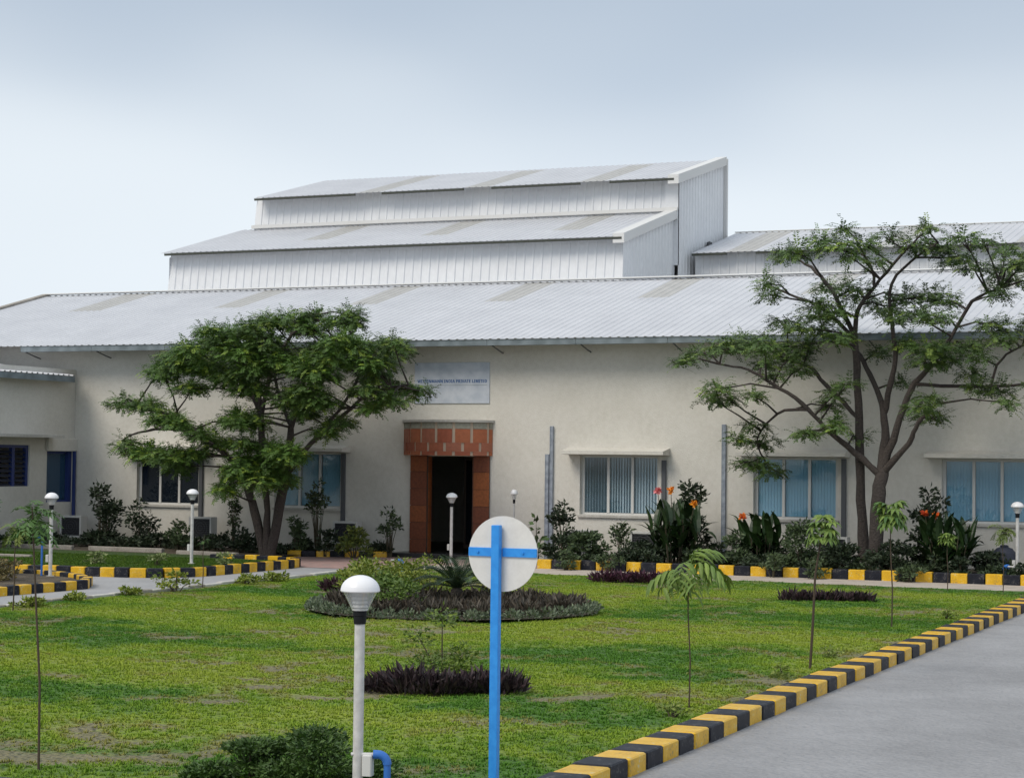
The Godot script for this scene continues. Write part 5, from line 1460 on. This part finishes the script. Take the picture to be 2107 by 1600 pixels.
func _ready() -> void:
	var cam := Camera3D.new()
	cam.name = "camera"
	add_child(cam)
	cam.position = Vector3(22.22, 2.6, 46.68)
	cam.rotation = Vector3(atan(143.0 / 4050.0), deg_to_rad(23.77), 0.0114)
	cam.fov = rad_to_deg(2.0 * atan(800.0 / 4050.0))
	cam.near = 0.1; cam.far = 2500.0
	cam.current = true
	var we := WorldEnvironment.new()
	we.name = "world_environment"
	var env := Environment.new()
	env.background_mode = Environment.BG_SKY
	env.tonemap_mode = Environment.TONE_MAPPER_LINEAR
	env.tonemap_exposure = 1.6
	env.sdfgi_enabled = true; env.ssao_enabled = true; env.ssil_enabled = true
	var sky := Sky.new()
	var pm := PanoramaSkyMaterial.new()
	pm.panorama = overcast()
	sky.sky_material = pm
	env.sky = sky
	we.environment = env
	add_child(we)
	var sun := DirectionalLight3D.new()
	sun.name = "sun"
	sun.light_energy = 0.4
	sun.light_angular_distance = 28.0
	sun.light_color = Color(1.0, 0.96, 0.9)
	sun.shadow_enabled = true
	add_child(sun)
	sun.look_at_from_position(Vector3(-14, 36, 30), Vector3.ZERO)
	hump.seed = 3; hump.frequency = 0.35
	bare.seed = 5; bare.frequency = 0.28; bare.fractal_octaves = 4
	tint.seed = 9; tint.frequency = 0.22; tint.fractal_octaves = 3
	fine.seed = 19; fine.frequency = 1.4; fine.fractal_octaves = 2
	rng.seed = 1
	make_materials()
	grounds()
	front_building()
	factory_hall()
	rear_shed()
	annex_wing()
	kerbs()
	tree("umbrella_tree", "spreading feathery green tree in front of the wall left of the doorway", LEFT_TREE_CLUMPS, LEFT_TREE_LIMBS, Color(0.042, 0.088, 0.014), Color(0.09, 0.175, 0.026), Color(0.24, 0.33, 0.035), 740.0, 21, "trees before the building")
	tree("slender_tree", "straight single-trunked tree standing just left of the forked tree", RIGHT_SLENDER_CLUMPS, RIGHT_SLENDER_LIMBS, Color(0.045, 0.085, 0.02), Color(0.095, 0.165, 0.035), Color(0.22, 0.30, 0.045), 650.0, 22, "trees before the building")
	tree("forked_tree", "open-crowned tree with forked trunk in front of the right-hand windows", RIGHT_FORKED_CLUMPS, RIGHT_FORKED_LIMBS, Color(0.045, 0.085, 0.02), Color(0.095, 0.165, 0.035), Color(0.22, 0.30, 0.045), 650.0, 23, "trees before the building")
	name_board()
	round_sign()
	var near := garden_lamp("nearest garden lamp with clear louvred shade, in the foreground")
	near.position = Vector3(15.54, 0.02, 34.17); near.rotation.y = 0.2
	copy_of(near, Vector3(-2.72, 0.06, 13.45), 3.0, "leftmost garden lamp, on the small kerbed island")
	copy_of(near, Vector3(-2.81, 0.08, 8.06), 3.0, "garden lamp on the side lawn before the leftmost cream-wall window")
	copy_of(near, Vector3(1.16, 0.0, 2.5), 2.8, "garden lamp standing in front of the dark doorway")
	var far := copy_of(near, Vector3(2.15, 0.05, 0.9), 0.0, "thin garden lamp close to the wall above the disc sign")
	far.scale = Vector3(0.68, 1.02, 0.68)
	copy_of(near, Vector3(15.02, 0.05, 2.9), 2.9, "rightmost garden lamp, cut by the photo's edge")
	var ac := air_conditioner("white outdoor air conditioner in the corner by the side wing")
	ac.position = Vector3(-11.45, 0.0, 0.8)
	copy_of(ac, Vector3(-7.2, 0.06, 0.75), 0.0, "white outdoor air conditioner behind the lamp on the side lawn")
	copy_of(ac, Vector3(-2.72, 0.04, 0.75), 0.0, "white outdoor air conditioner between the left tree and the doorway")
	copy_of(ac, Vector3(3.95, -0.02, 0.75), 0.0, "white outdoor air conditioner below the left half of the third window")
	copy_of(ac, Vector3(5.65, -0.02, 0.75), 0.0, "white outdoor air conditioner beside the large canna clump")
	copy_of(ac, Vector3(10.4, -0.02, 0.8), 0.0, "white outdoor air conditioner half hidden behind the right trees")
	standpipe("blue elbow standpipe beside the nearest lamp", Vector3(15.74, 0, 34.1), 0.50, 0.026, 0.4)
	standpipe("small blue standpipe near the entrance beyond the round bed", Vector3(2.4, 0, 7.6), 0.34, 0.03, 0.4)
	standpipe("blue standpipe at the foot of the rightmost lamp", Vector3(14.85, 0, 3.5), 0.42, 0.04, 2.6)
	standpipe("blue standpipe behind the leftmost lamp", Vector3(-2.9, 0.05, 13.5), 0.85, 0.022, 0.3)
	var o := thing("water_drum", "dark rounded drum under the rightmost window", "drum", Vector3(14.5, 0.1, 1.5))
	var b := Build.new()
	b.lathe([Vector2(0.0, 0.0), Vector2(0.22, 0.0), Vector2(0.27, 0.12), Vector2(0.285, 0.35), Vector2(0.26, 0.5), Vector2(0.18, 0.6), Vector2(0.08, 0.64), Vector2(0.0, 0.645)], Vector3.ZERO, 24)
	put(b, "body", M.drum, o)
	b = Build.new()
	b.lathe([Vector2(0.09, 0.63), Vector2(0.1, 0.66), Vector2(0.06, 0.68), Vector2(0.0, 0.68)], Vector3.ZERO, 16)
	put(b, "lid", M.drum, o)
	round_bed()
	planting()
	rng.seed = 99
	grass()

func overcast() -> ImageTexture:
	# pale haze at the horizon turning to blue-grey overcast, with broad soft cloud banks all round
	var w := 1024; var h := 512
	var f := FastNoiseLite.new(); f.seed = 12; f.frequency = 1.3; f.fractal_octaves = 4
	var im := Image.create(w, h, false, Image.FORMAT_RGBF)
	var lowc := Color(0.50, 0.545, 0.585); var midc := Color(0.29, 0.345, 0.415); var top := Color(0.50, 0.545, 0.595)
	for y in h:
		var el := 90.0 - 180.0 * (y + 0.5) / h
		for x in w:
			var c := lowc
			if el > 0.0:
				var a := TAU * x / w
				var d := Vector3(cos(a) * cos(deg_to_rad(el)), sin(deg_to_rad(el)) * 2.2, sin(a) * cos(deg_to_rad(el)))
				var n := f.get_noise_3dv(d)
				var t := clampf((el - 8.0) / 7.5 + n * 0.65, 0.0, 1.0)
				t = t * t * (3.0 - 2.0 * t)
				c = lowc.lerp(midc, t)
				c = c.lerp(top, clampf((el - 16.0) / 30.0, 0.0, 1.0))
				var k := 1.0 + n * 0.10
				c = Color(c.r * k, c.g * k, c.b * k)
			else:
				c = Color(0.3, 0.3, 0.29)
			im.set_pixel(x, y, c)
	return ImageTexture.create_from_image(im)
